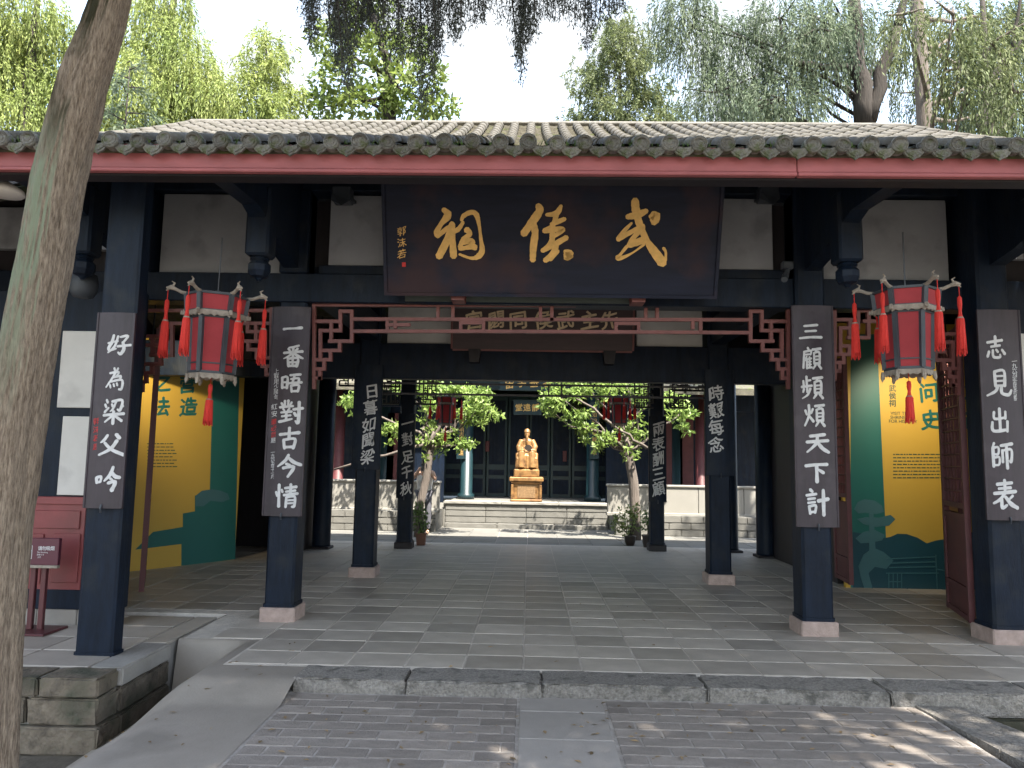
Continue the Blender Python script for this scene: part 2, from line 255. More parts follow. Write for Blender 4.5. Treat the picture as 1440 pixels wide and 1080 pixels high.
# ---- lettering: brush strokes "x,y,w ..." on a 0..100 grid (y down), and font glyphs for the small writing
ST = {
'一': "5,54,9 25,51,7 60,49,7 92,45,11",
'番': "75,5,6 50,12,6 30,15,4|28,20,7 36,28,6|70,18,7 60,27,5|8,38,7 45,34,7 92,30,8|50,12,8 50,55,7|48,36,7 30,52,6 8,62,3|52,36,6 72,50,9 95,60,5|28,62,7 32,95,8|28,63,7 72,60,7 68,95,9|32,78,6 68,77,6|50,62,6 50,92,6|32,93,7 68,92,7",
'晤': "10,25,8 12,75,8|10,26,7 34,24,7 33,75,9|12,48,6 32,47,6|12,72,6 33,71,6|46,14,7 92,9,8|66,14,7 58,48,7|50,32,6 84,28,7 82,50,7|40,52,7 98,46,8|52,62,7 56,92,7|52,63,7 86,60,7 82,90,8|56,89,7 84,87,7",
'對': "24,4,7 24,26,6|38,2,7 38,26,6|10,14,7 16,24,6|52,10,6 46,22,5|4,32,7 58,26,7|18,38,6 24,46,5|44,36,6 38,46,5|10,54,6 54,49,7|32,50,7 33,86,7|14,70,6 50,65,6|4,93,8 30,87,7 56,80,5|60,40,7 98,34,8|82,8,9 83,70,9 80,96,10 70,88,5|64,54,7 72,66,9",
'古': "8,34,9 50,29,8 94,24,10|50,4,9 50,52,9|26,56,9 32,94,9|26,57,8 76,52,8 70,92,10|32,88,8 70,86,8",
'今': "48,4,7 36,28,9 6,54,4|46,14,6 68,34,10 98,46,8|40,42,8 54,48,8|28,60,8 70,54,9 48,96,7",
'情': "16,6,8 18,94,9|4,36,7 10,52,7|28,26,6 32,36,7|42,20,7 90,14,8|46,34,6 86,29,7|38,48,7 96,41,8|66,4,8 66,46,7|50,56,7 48,96,7|50,57,7 84,53,7 84,90,8 74,94,6|52,69,5 82,67,5|52,81,5 82,79,5",
'三': "22,15,9 80,8,10|26,46,8 74,42,9|2,86,9 50,80,9 98,80,11",
'頁': "52,12,7 96,7,8|74,12,6 66,24,5|60,26,7 60,74,7|60,27,6 88,24,7 88,74,8|62,42,5 87,40,5|62,56,5 87,54,5|62,72,6 88,70,6|68,76,7 54,95,5|80,76,7 96,94,8",
'顧': "28,4,7 34,12,6|8,22,6 44,17,7 42,34,6|10,34,5 42,32,5|10,22,7 4,92,7|22,42,6 12,60,5|22,52,7 22,94,7|22,54,5 46,50,6|24,66,5 44,64,5|24,78,5 44,76,5|22,92,6 48,89,6|36,44,6 36,90,6|@頁",
'頻': "24,4,7 25,44,7|26,22,6 42,19,6|10,22,6 12,44,6|2,48,7 48,42,7|26,46,6 26,70,6|12,56,7 8,70,5|40,54,7 28,80,6 4,96,3|@頁",
'煩': "8,30,7 14,48,6|42,24,7 34,42,6|24,8,8 24,50,8 4,94,5|26,54,6 44,76,8|@頁",
'天': "20,22,9 82,14,10|6,48,9 96,40,10|50,20,9 44,54,9 6,92,5|50,48,8 70,74,11 98,92,9",
'下': "2,24,10 50,18,9 98,16,11|50,20,10 50,96,11|58,40,7 80,54,11",
'計': "20,4,8 30,12,7|4,26,7 46,20,7|10,40,6 40,36,6|10,54,6 40,50,6|14,66,7 18,94,7|14,67,7 42,63,7 38,90,7|18,88,6 40,86,6|52,46,9 98,38,10|76,6,10 76,98,10",
'好': "28,10,7 22,40,9 10,66,9 14,78,7 40,70,6|46,14,6 34,60,7 8,88,5|6,46,6 46,36,6|56,18,7 84,12,7 66,44,6|66,40,7 72,70,9 60,94,8 50,86,5|46,60,7 98,52,8",
'為': "40,2,7 46,14,7|60,2,6 52,18,6|20,24,7 64,18,6 54,36,5|50,18,7 30,50,7 4,84,5|36,42,6 76,36,7 66,54,5|30,60,6 82,52,7 84,88,8 70,92,6|24,74,6 28,86,6|42,70,6 46,80,6|58,66,6 62,76,6",
'梁': "14,6,7 20,16,7|8,24,7 14,34,7|8,54,7 26,36,5|40,12,7 84,6,7 78,44,8 66,42,5|58,12,6 46,40,6 34,50,3|40,22,6 44,32,6|84,20,6 90,30,6|4,66,7 96,58,8|50,50,8 50,98,9|48,66,6 12,92,5|52,64,6 88,86,8",
'父': "34,8,7 22,28,8 8,40,4|66,4,9 78,20,10|70,30,9 48,66,9 4,92,6|24,40,7 52,68,9 98,90,10",
'吟': "4,46,8 8,66,8|4,46,7 24,42,7 22,62,7|8,64,6 22,62,6|70,4,8 60,34,9 38,58,5|66,24,7 80,40,10 98,44,8|62,48,7 70,54,6|54,66,8 82,60,9 70,94,10",
'志': "10,28,8 82,18,8|48,2,9 48,40,8|26,46,7 70,40,7|16,66,8 8,88,8|34,60,7 36,88,8 66,90,7 68,78,5|50,58,7 58,68,7|78,58,7 92,76,9",
'見': "34,6,7 36,62,7|34,7,7 70,4,7 70,60,8|37,24,5 68,22,5|37,42,5 68,40,5|36,60,6 70,58,6|44,62,7 34,80,7 4,96,5|58,60,7 58,86,8 84,92,8 96,74,5",
'出': "50,2,9 50,92,9|24,16,8 26,44,8 78,38,7|78,14,8 77,44,7|14,58,8 18,94,9 84,88,8|86,54,9 84,96,8",
'師': "20,6,6 14,20,5|14,22,8 14,92,8|14,24,6 36,22,6 34,46,6 16,46,5|16,60,6 38,58,6 36,84,6 16,86,5|46,16,7 96,8,8|52,32,7 52,76,7|52,34,6 90,30,7 88,72,8 80,70,5|70,14,8 70,98,9",
'表': "20,16,7 80,10,7|26,30,6 74,26,7|8,46,7 94,38,8|50,2,8 50,46,7|46,48,7 28,66,7 4,78,5|36,62,7 36,92,8 56,82,5|80,52,6 64,64,5|50,56,7 70,78,10 98,92,8",
# the three big gilt characters, traced on a 1440 x 400 enlargement
'B祠': "135,58,22 160,90,38 122,140,24 98,185,28 104,210,24|104,208,20 150,168,22 170,150,14|182,135,24 160,220,34 110,322,38|186,140,26 186,230,30 192,322,34|170,190,22 215,172,24 246,130,16|236,120,14 248,95,22 290,74,24 320,88,26 336,150,17 346,230,17 352,290,28 330,322,28 290,332,15 225,310,12|265,172,32 284,195,24 250,225,26 226,270,20|242,242,28 290,236,32 296,262,30 316,280,18|226,280,18 280,270,24 315,268,26",
'B侯': "668,38,34 675,66,38 640,120,40 586,194,40|640,140,34 650,190,35 640,270,34 637,343,30|714,88,18 770,80,30 796,38,18|770,86,26 755,140,24|742,142,22 815,112,24|755,150,22 700,176,20|700,180,24 790,168,28 805,178,20 740,216,24|748,180,28 742,240,28 700,286,22|690,290,22 760,254,28 826,216,28|772,250,28 748,310,30 706,345,26|735,340,20 776,292,24|818,294,22 842,308,42 826,326,36 856,322,20",
'B武': "1212,8,38 1216,60,40 1240,150,36 1282,240,30 1332,312,48 1366,358,52|1170,100,28 1225,88,38 1276,66,24|1300,98,28 1324,96,52 1318,130,40|1192,135,13 1150,180,20 1116,226,24|1116,228,22 1180,190,23 1256,150,26|1256,155,27 1200,220,24 1176,260,22|1180,262,25 1240,236,36 1276,232,30|1166,265,18 1130,310,14 1114,330,26 1142,328,18 1200,300,9 1262,255,13|1372,276,16 1384,300,12 1382,345,14",
}
def strokes(key):
    o = []
    for s in ST[key].split('|'):
        if s[0] == '@': o += strokes(s[1:]); continue
        o.append([tuple(float(t) for t in p.split(',')) for p in s.split()])
    return o
def ribbon(pts, wk):
    """one brush stroke: smooth centre line with swelling width, blunt rounded ends -> outline polygon strip"""
    P = [np.array(p) for p in pts]; Q = []
    for i in range(len(P)-1):
        a, b, c, d = P[max(i-1, 0)], P[i], P[i+1], P[min(i+2, len(P)-1)]
        k = 5
        for j in range(k):
            t = j/k; Q.append(0.5*((2*b)+(c-a)*t+(2*a-5*b+4*c-d)*t*t+(3*b-a-3*c+d)*t**3))
    Q.append(P[-1]); Q = np.array(Q); xy = Q[:, :2]; wd = np.maximum(Q[:, 2], 1.5)*wk/2
    T = np.gradient(xy, axis=0); T /= np.linalg.norm(T, axis=1)[:, None]+1e-9
    a0 = xy[0]-T[0]*wd[0]*.7; a1 = xy[-1]+T[-1]*wd[-1]*.7
    xy = np.vstack([a0, xy, a1]); wd = np.concatenate([[wd[0]*.45], wd, [wd[-1]*.4]]); T = np.vstack([T[:1], T, T[-1:]])
    N = np.stack([-T[:, 1], T[:, 0]], 1); wd = wd*(1+(rng.random(len(wd))-.5)*.18)
    return xy+N*wd[:, None], xy-N*wd[:, None]
def stroke_char(mb, key, to3d, wk=1.0, depth=0.003, normal=Vector((0, -1, 0))):
    for i, s in enumerate(strokes(key)):
        L, Rr_ = ribbon(s, wk); n = len(L); h = normal*(depth+i*0.00022)
        a = [to3d(*p) for p in L]; b = [to3d(*p) for p in Rr_]
        vs = [p+h for p in a]+[p+h for p in b]+a+b
        fs = [(j, j+1, n+j+1, n+j) for j in range(n-1)]+[(j, 2*n+j, 2*n+j+1, j+1) for j in range(n-1)]+[(n+j, n+j+1, 3*n+j+1, 3*n+j) for j in range(n-1)]
        fs += [(0, n, 3*n, 2*n), (n-1, 3*n-1, 4*n-1, 2*n-1)]
        mb.add(vs, fs)
_gl = {}
def glyph(ch, off=0.0):
    if (ch, off) in _gl: return _gl[ch, off]
    c = bpy.data.curves.new('glyph', 'FONT'); c.body = ch; c.resolution_u = 3; c.offset = off; c.extrude = 0.02
    o = bpy.data.objects.new('glyph', c); COL.objects.link(o); dg = bpy.context.evaluated_depsgraph_get()
    me = bpy.data.meshes.new_from_object(o.evaluated_get(dg)); v = np.array([tuple(q.co) for q in me.vertices]); f = [tuple(p.vertices) for p in me.polygons]
    bpy.data.objects.remove(o); bpy.data.curves.remove(c); bpy.data.meshes.remove(me); _gl[ch, off] = (v, f); return v, f
def font_char(mb, ch, origin, ex, ez, size, depth=0.002, off=0.02, brush=0.0, squash=1.0):
    """glyph of edge length `size` centred at origin; ex/ez unit vectors of the plane"""
    v, f = glyph(ch)
    if not len(v): return
    x = v[:, 0].copy(); y = v[:, 1].copy(); zf = v[:, 2]
    if len(ch) == 1: x = x-0.5
    else: x = x-(x.min()+x.max())/2
    y = y-0.38
    if brush:
        k = sum(map(ord, ch)); y = y+0.16*brush*x*1.6+0.03*brush*np.sin(7*x+k); x = x+0.05*brush*np.sin(6*y+k)-0.04*brush*y
    ex, ez = Vector(ex), Vector(ez); nn = ex.cross(ez)
    for k_, (sx, sz) in enumerate(((0, 0),) if off < .012 else ((-off, 0), (off, .3*off), (0, -off), (0, off))):
        mb.add([Vector(origin)+ex*(float(a+sx)*size*squash)+ez*(float(b+sz)*size)+nn*(depth+k_*.00025 if c > 0 else 0.0003+k_*.0001) for a, b, c in zip(x, y, zf)], f)

# ================================================================== THE SETTING
CX = 0.13                                   # centre line of the gate hall
def grid_sheet(name, m, xs, ys, zf, kind='structure', parent=None):
    mb = MB(); n = len(xs); mb.v = [(x, y, zf(x, y)) for y in ys for x in xs]
    mb.f = [(j*n+i, j*n+i+1, (j+1)*n+i+1, (j+1)*n+i) for j in range(len(ys)-1) for i in range(n-1)]
    return mb.build(name, m, parent, smooth=True, kind=kind)
MB().add([(-400, -150, -.5), (400, -150, -.5), (400, 700, -.5), (-400, 700, -.5)], [(0, 1, 2, 3)]).build('ground', M['earth'], kind='structure')

# hall floor: mortar bed with single slate tiles on it
KERB_Y = 5.16
floor = MB().prism([(-2.86, KERB_Y+.3), (-1.62, KERB_Y+.3), (6.6, KERB_Y+.3), (6.6, 13.55), (-7.2, 13.55), (-7.2, 7.15), (-2.86, 7.15)][1:] + [(-2.84, 6.2), (-2.20, 6.2), (-2.20, KERB_Y+.3)], 'z', -.48, -.005).build('hall_floor', M['mortar'], kind='structure')
TW, TD = 0.432, 0.362
tile_me = [MB().cbox(-(TW-.012)/2, (TW-.012)/2, -(TD-.012)/2, (TD-.012)/2, -.02, .0, b=.004).mesh('floor_tile', M['slate']) for _ in range(1)]
x_line = -0.02                              # a joint runs on this line
nt_obj = 0; far = MB()
for j in range(23):
    yc = KERB_Y+.33+TD*(j+.5)
    if yc+TD/2 > 13.56: break
    for i in range(-15, 15):
        xc = x_line+TW*(i+.5)
        if xc-TW/2 < (-2.20 if yc-TD/2 < 6.18 else -2.66) and yc-TD/2 < 7.16 or xc < -6.4 or xc > 6.3: continue
        if xc < -4 and yc < 9 and False: continue
        if j < 13 and -4.4 < xc < 5.1 and nt_obj < 298:
            o = put('tile', tile_me[0], floor, loc=(xc, yc, random.uniform(-.0015, .0015))); nt_obj += 1
            o.rotation_euler = (random.uniform(-.003, .003), random.uniform(-.003, .003), random.uniform(-.004, .004))
        else: far.box(xc-TW/2+.005, xc+TW/2-.005, yc-TD/2+.005, yc+TD/2-.005, -.02, random.uniform(-.001, .001))
far.build('tile_field', M['slate'], floor, kind='stuff')

# ramp of smooth stone between the left plinth and the causeway
def ramp_z(x, y):
    u = min(max((x+2.86)/.60, 0), 1); u = .4*u+.6*u*u*(3-2*u)
    ry = min(max((6.17-y)/.07, 0), 1)
    kz = -0.085*min(max((KERB_Y-.0-y)/.30, 0), 1)
    return (1-u)*(-.45*ry)+u*kz-.006
grid_sheet('ramp', M['ramp'], np.linspace(-2.87, -1.575, 40), list(np.linspace(2.0, 6.0, 80))+list(np.linspace(6.02, 6.25, 14))+[6.6, 7.2], ramp_z)
grid_sheet('left_floor', M['ramp'], np.linspace(-2.87, -2.2, 3), np.linspace(7.15, 7.25, 2), lambda x, y: -.011)

# kerb of single granite stones along the front of the hall
kerb = MB().box(-1.60, 6.6, KERB_Y+.06, KERB_Y+.31, -.5, -.13).build('kerb', M['oldstone'], kind='structure')
def rough_block(x0, x1, y0, y1, z0, z1, amp=.006, seg=.12):
    """dressed stone: chamfered block with an uneven face"""
    bm = bmesh.new(); bmesh.ops.create_cube(bm, size=1); bmesh.ops.scale(bm, vec=(x1-x0, y1-y0, z1-z0), verts=bm.verts)
    bmesh.ops.bevel(bm, geom=bm.edges[:], offset=.012, segments=2, affect='EDGES')
    for ax, ln in ((0, x1-x0), (1, y1-y0), (2, z1-z0)):
        k = int(ln/seg)
        for t in range(1, k):
            no = [0, 0, 0]; no[ax] = 1; co = [0, 0, 0]; co[ax] = -ln/2+ln*t/k
            bmesh.ops.bisect_plane(bm, geom=bm.verts[:]+bm.edges[:]+bm.faces[:], plane_co=co, plane_no=no)
    for v in bm.verts: v.co += Vector((random.uniform(-amp, amp), random.uniform(-amp, amp), random.uniform(-amp, amp)*.4))
    bmesh.ops.translate(bm, vec=((x0+x1)/2, (y0+y1)/2, (z0+z1)/2), verts=bm.verts)
    me = bpy.data.meshes.new('stone'); bm.to_mesh(me); bm.free(); return me
def stone(name, m, parent, *a, **k):
    me = rough_block(*a, **k); me.materials.append(m); return put(name, me, parent)
x = -1.60
for ln in (.78, .93, 1.12, 1.22, .98, 1.05, 1.30, 1.1):
    stone('kerb_stone', M['granite'], kerb, x+.004, min(x+ln, 6.6)-.004, KERB_Y+random.uniform(-.012, .012), KERB_Y+.322, -.15, random.uniform(-.002, .004), amp=.009, seg=.07)
    x += ln
# retaining wall under the kerb, right of the causeway
rw = MB().box(2.9, 6.6, KERB_Y+.06, KERB_Y+.1, -.5, -.16).build('retaining_wall', M['mortar'], kind='structure')
for r_ in range(2):
    x = 2.86+(.3 if r_ else 0)-.3
    while x < 6.4:
        ln = random.uniform(.5, .8); stone('stone', M['oldstone'], rw, x, x+ln-.01, KERB_Y+.035, KERB_Y+.07, -.5+.17*r_, -.5+.17*r_+.165, amp=.006); x += ln

# left plinth: three courses of old mossy stone carrying the outer column
plinth = MB().box(-6.5, -2.90, 5.08, 7.0, -.5, -.015).build('platform', M['stonetop'], kind='structure')
x = -6.4
for c, (z0, z1, cuts) in enumerate((( -.5, -.315, (-2.84, -3.9, -5.0, -6.4)), (-.31, -.135, (-2.86, -3.35, -4.4, -5.4, -6.4)), (-.13, .0, (-2.87, -3.28, -4.2, -5.3, -6.4)))):
    off = (.0, .02, .012)[c]
    for a, b in zip(cuts[1:], cuts[:-1]):
        stone('stone', M['stonetop' if c == 2 else 'oldstone'] if False else M['oldstone'], plinth, a+.006, b-.004, 5.02+off, 5.30, z0, z1-.004, amp=.008)
    for k, (a, b) in enumerate(((5.305, 6.02),)):
        stone('side_stone', M['stonetop' if c == 2 else 'oldstone'], plinth, -3.1, -2.845-off*.6, a, b, z0, z1-.004, amp=.005)
# top tiles of the plinth
for i in range(6):
    for j in range(4):
        a = -3.1-.62*i
        if j == 3 and i > 4: continue
        MB().cbox(a-.61, a-.005, 5.31+.42*j, 5.31+.42*j+.41, -.03, random.uniform(-.001, .001), b=.004).build('tile', M['slate'], plinth)
MB().cbox(-3.09, -2.90, 6.03, 7.0, -.03, -.004, b=.004).build('tile', M['slate'], plinth)

# causeway of grey bricks with a slab path down the middle
cause = MB().box(-1.66, 2.62, 1.0, KERB_Y+.05, -.5, -.0945).build('causeway', M['joint'], kind='structure')
BL, BW = 0.285, 0.131
bme = MB().cbox(-BL/2+.005, BL/2-.005, -BW/2+.005, BW/2-.005, -.05, 0, b=.005).mesh('paving_brick', M['brick']); nb = 0
for j in range(16):
    yc = KERB_Y-.03-BW*(j+.5)
    for seg0, seg1 in ((-1.56, -.05), (.53, 2.60)):
        x = seg0-(BL*.5 if j % 2 else 0)
        while x < seg1-.02:
            a, b = max(x, seg0), min(x+BL, seg1)
            if b-a > .06:
                if b-a > BL-.002 and nb < 290:
                    o = put('brick', bme, cause, loc=((a+b)/2, yc, -.090+random.uniform(-.002, .002))); nb += 1
                    o.rotation_euler = (random.uniform(-.006, .006), random.uniform(-.006, .006), random.uniform(-.01, .01))
                else:
                    MB().cbox(a+.005, b-.005, yc-BW/2+.005, yc+BW/2-.005, -.16, -.090+random.uniform(-.002, .002), b=.005).build('brick', M['brick'], cause); nb += 1
            x += BL
y = KERB_Y-.03
for ln in (.26, .47, .5, .52, .5, .5):
    MB().cbox(-.035, .515, y-ln+.006, y, -.16, -.086, b=.005).build('slab', M['slab'], cause); y -= ln
y = KERB_Y-.01                              # granite edging of the causeway, flaring slightly outward
for ln in (.75, .9, .8, .8):
    for s, x0 in ((1, 2.62), (-1, -1.57)):
        if s < 0: continue
        f0 = .28*(KERB_Y-y)*s; f1 = .28*(KERB_Y-y+ln-.008)*s
        MB().prism([(x0-.015+f0*.4, y), (x0+.27+f0, y), (x0+.27+f1, y-ln+.008), (x0-.015+f1*.4, y-ln+.008)], 'z', -.5, -.080).build('edge_stone', M['granite'], cause)
    y -= ln
# near paving in front of the plinth
stone('paving_slab', M['ramp'], plinth, -4.5, -3.0, 3.2, 4.7, -.52, -.475, amp=.004)

# courtyard behind the hall
cy = MB().box(-9, 9, 13.56, 30, -.5, -.03).build('courtyard', M['mortar'], kind='structure')
for j in range(8):
    for i in range(-8, 8):
        MB().box(i*.6+.004, i*.6+.596, 13.58+.46*j, 13.58+.46*j+.452, -.06, random.uniform(-.022, -.018)).build('paving_slab', M['courtstone'], cy)

# ================================================================== GATE HALL
gate = empty('gate_hall', (CX, 6.9, 0), 'open timber gate hall with grey tiled roof, red fascia and black columns', 'gate hall')
FY = 6.95
# ---- columns
def column(x, y, w=.27, z1=4.3, base=.36, bh=.125, rnd=False, stone_m=None, dep=1.0):
    mb = MB()
    if rnd: mb.lathe([(w/2*1.02, 0), (w/2*1.02, .03), (w/2, .05), (w/2*.94, z1)], (x, y, bh), 20)
    else:
        c = .022; q = w/2
        pl = [(-q+c, -q), (q-c, -q), (q, -q+c), (q, q-c), (q-c, q), (-q+c, q), (-q, q-c), (-q, -q+c)]
        mb.prism([(x+a, y+b*dep) for a, b in pl], 'z', bh, z1); mb.prism([(x+a*1.08, y+b*1.08*dep) for a, b in pl], 'z', bh, bh+.03)
    o = mb.build('column', M['lacquer'], gate, smooth=rnd)
    if base: MB().cbox(x-base/2, x+base/2, y-base/2, y+base/2, -.05, bh, b=.012).build('base_stone', stone_m or M['pinkstone'], o)
    return o
XL, XR, XO = -2.285, 2.605, 4.18
column(XL, FY+.05, base=.33); column(XR, FY-.05, base=.33); column(XO, 6.74, w=.28, base=.34)
column(-3.235, 5.66, w=.285, base=None, bh=-.01, z1=3.80, dep=.5)
MID, BACK = 9.6, 12.55
for x in (-2.10, 2.44): column(x, MID, z1=4.6, base=.34)
for x, y, r_ in ((-2.10, BACK+.1, False), (2.24, BACK+.45, False)): column(x, y, w=.24, z1=3.6, base=.30, bh=.11, stone_m=M['darkwood'])
for x, y, w_ in ((-3.44, 12.35, .30), (3.52, 13.0, .26), (3.92, 12.35, .30)): column(x, y, w=w_, z1=3.6, base=.34, bh=.04, rnd=True, stone_m=M['darkwood'])
for x, y in ((-5.6, FY+.05), (5.9, 6.75)): column(x, y, w=.24, z1=4.0, base=.3, bh=.1)

# ---- beams and plaster infill of the front frame
box('lintel', M['lacquer'], gate, -7.1, 6.5, FY-.11, FY+.11, 2.98, 3.26)
box('top_beam', M['lacquer'], gate, -4.4, 4.62, FY-.12, FY+.12, 4.08, 4.5)
box('back_boarding', M['darkwood'], gate, -7.1, 6.5, FY+.115, FY+.15, 2.99, 4.06)
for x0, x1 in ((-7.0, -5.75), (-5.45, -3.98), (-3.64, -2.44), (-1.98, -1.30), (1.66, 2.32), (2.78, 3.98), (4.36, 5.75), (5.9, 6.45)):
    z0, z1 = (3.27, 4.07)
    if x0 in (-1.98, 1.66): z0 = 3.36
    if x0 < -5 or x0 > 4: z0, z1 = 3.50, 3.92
    box('plaster_panel', M['plaster_shaded'], gate, x0, x1, FY-.02, FY+.06, z0, z1, bevel=.004)
box('rail', M['lacquer'], gate, -2.06, 2.4, FY-.07, FY+.05, 3.262, 3.355)
# short posts above the lintel
for x in (XL, XR, XO, -3.82): box('strut_post', M['lacquer'], gate, x-.135, x+.135, FY-.135, FY+.1, 3.262, 4.075)
# outrigger arms carrying the eave, each with a hanging lotus post
def roof_z(y):                              # front slope of the roof, slightly hollow
    t = (y-4.86)/(9.1-4.86); return 3.70+2.17*t-.10*math.sin(math.pi*min(max(t, 0), 1))
for x in (XL-.02, XR+.02, XO+.05, -3.82):
    arm = MB().prism([(FY-.1, 3.30), (FY-.1, 4.20), (5.10, 3.62), (5.10, 3.52), (5.75, 3.55), (6.25, 3.40)], 'x', x-.07, x+.07).build('outrigger', M['lacquer'], gate)
    MB().cbox(x-.10, x+.10, 5.92, 6.12, 3.18, 3.78, b=.02).build('hanging_post', M['lacquer'], arm)
    MB().lathe([(.07, .12), (.085, .10), (.065, .085), (.098, .05), (.098, .0), (.075, -.045), (.035, -.06), (.015, -.085)], (x, 6.02, 3.06), 8).build('lotus_bud', M['lacquer'], arm)
box('eave_purlin', M['darkwood'], gate, -4.4, 4.7, 5.35, 5.5, 3.63, 3.78)
box('eave_board', M['darkwood'], gate, -4.45, 4.75, 5.02, 5.16, 3.50, 3.58)
# ---- fascia
fz0, fz1 = 3.497, 3.70
for a, b in ((-4.6, 1.832), (1.838, 4.75)):
    f_ = MB().cbox(a, b, 4.945, 4.985, fz0+.03, fz1, b=.004).build('fascia_board', M['fascia'], gate)
    MB().cbox(a, b, 4.930, 4.985, fz0, fz0+.027, b=.006).build('moulding', M['fascia'], f_)

# ---- roof
roof = MB().add([(-4.5, 4.99, 3.66)]+[(-4.5, y, roof_z(y)-.07) for y in np.linspace(5, 9.1, 9)]+[(4.72, y, roof_z(y)-.07) for y in np.linspace(9.1, 5, 9)]+[(4.72, 4.99, 3.66)], [tuple(range(20))]).build('roof', M['darkwood'], gate) if False else None
ys = list(np.linspace(4.93, 9.1, 14)); mb = MB()
for x in (-4.5, 4.75): mb.v += [(x, y, roof_z(y)-.055) for y in ys]+[(x, 9.1+(9.1-y)*.98, roof_z(y)-.06) for y in reversed(ys[:-1])]
n = len(mb.v)//2; mb.v += [(x, y, z-.05) for x, y, z in mb.v[:]]
mb.f = [(i, i+1, n+i+1, n+i) for i in range(n-1)]+[(2*n+i, 3*n+i, 3*n+i+1, 2*n+i+1) for i in range(n-1)]
mb.f += [(0, n, 3*n, 2*n), (n-1, 3*n-1, 4*n-1, 2*n-1)]+[(i, 2*n+i, 2*n+i+1, i+1) for i in range(n-1)]+[(n+i, n+i+1, 3*n+i+1, 3*n+i) for i in range(n-1)]
roof = mb.build('roof', M['pantile'], gate)
SP = 0.1945; NR = 47; RX0 = CX-SP*(NR-1)/2+.03
def half_tube(L, r0, r1, n=8):
    mb = MB(); vs = []
    for y, r in ((0, r0), (L, r1)):
        for k in range(n+1): t = math.pi*k/n; vs.append((r*math.cos(t), y, r*math.sin(t)))
    for y, r in ((0, r0-.014), ):
        for k in range(n+1): t = math.pi*k/n; vs.append((r*math.cos(t), y, r*math.sin(t)))
    m = n+1; fs = [(k, k+1, m+k+1, m+k) for k in range(n)]+[(k, 2*m+k, 2*m+k+1, k+1) for k in range(n)]
    return mb.add(vs, fs)
SL = 0.305
tme = half_tube(SL*1.02, .0565, .050).mesh('cover_tile', M['rooftile'], smooth=True)
disc = MB().lathe([(.058, -.0), (.060, .012), (.060, .075)], n=18)      # round eave end, lying along y
d2 = MB(); d2.v = [(x, z-.03, y) for x, y, z in disc.v]; d2.f = disc.f
d2.lathe([], n=0) if False else None
def relief_disc():
    mb = MB(); prof = [(.0, -.004), (.016, -.004), (.020, .0), (.030, .0), (.034, -.005), (.041, -.005), (.044, .0), (.052, -.004), (.058, .004), (.058, .07)]
    n = 18; vs = [(r*math.cos(2*math.pi*k/n), z, r*math.sin(2*math.pi*k/n)) for r, z in prof for k in range(n)]
    return mb.add(vs, [(i*n+k, i*n+(k+1) % n, (i+1)*n+(k+1) % n, (i+1)*n+k) for i in range(len(prof)-1) for k in range(n)])
dme = relief_disc().mesh('eave_disc', M['eavetile'], smooth=False)
def drip():
    pl = [(-.078, .045), (-.05, .018), (0, .008), (.05, .018), (.078, .045), (.072, -.01), (.045, -.040), (.018, -.052), (0, -.066), (-.018, -.052), (-.045, -.040), (-.070, -.01)]
    mb = MB().prism(pl, 'y', 0, .018)
    mb.prism([(a*.72, b*.66-.004) for a, b in pl], 'y', -.006, .004)
    mb.add([(-.074, .01, .036), (-.05, .01, .012), (0, .01, 0), (.05, .01, .012), (.074, .01, .036), (-.074, .3, .17), (-.05, .3, .15), (0, .3, .14), (.05, .3, .15), (.074, .3, .17)], [(0, 1, 6, 5), (1, 2, 7, 6), (2, 3, 8, 7), (3, 4, 9, 8)])
    return mb
pme = drip().mesh('drip_tile', M['eavetile'])
rest = MB(); nobj = 0
for i in range(NR):
    x = RX0+SP*i; sway = random.uniform(-.012, .012); y = 4.84; k = 0; lift = random.uniform(-.006, .006)
    z = roof_z(y)+.01+lift
    o = put('eave_disc', dme, roof, loc=(x+random.uniform(-.006, .006), y-.004+random.uniform(-.012, .006), z-.012)); o.scale = (random.uniform(.93, 1.07),)*3; o.rotation_euler = (random.uniform(-.1, .05), random.uniform(-3, 3), random.uniform(-.05, .05))
    if i < NR-1:
        o = put('drip_tile', pme, roof, loc=(x+SP/2+random.uniform(-.004, .004), y+.015, z-.050+random.uniform(-.005, .004))); o.rotation_euler = (random.uniform(-.06, .02), random.uniform(-.08, .08), 0)
    while y < 9.05:
        dz = roof_z(y+.05)-roof_z(y); sl = math.atan2(dz, .05); L = SL*math.cos(sl)
        if y+L > 9.12: break
        xx = x+sway*math.sin(y*1.3)
        if k < 6 and nobj < 290:
            o = put('cover_tile', tme, roof, loc=(xx, y, roof_z(y)-.012+lift+random.uniform(-.003, .003))); o.rotation_euler = (sl+random.uniform(-.015, .015), random.uniform(-.1, .1), random.uniform(-.018, .018)); nobj += 1
        else:
            t = half_tube(L*1.02, .0565, .050, 6); c, s_ = math.cos(sl), math.sin(sl)
            rest.add([(xx+a, y+b*c-q*s_, roof_z(y)-.012+lift+b*s_+q*c) for a, b, q in t.v], t.f)
        y += L; k += 1
rest.build('upper_tiles', M['rooftile'], roof, smooth=True, kind='stuff')
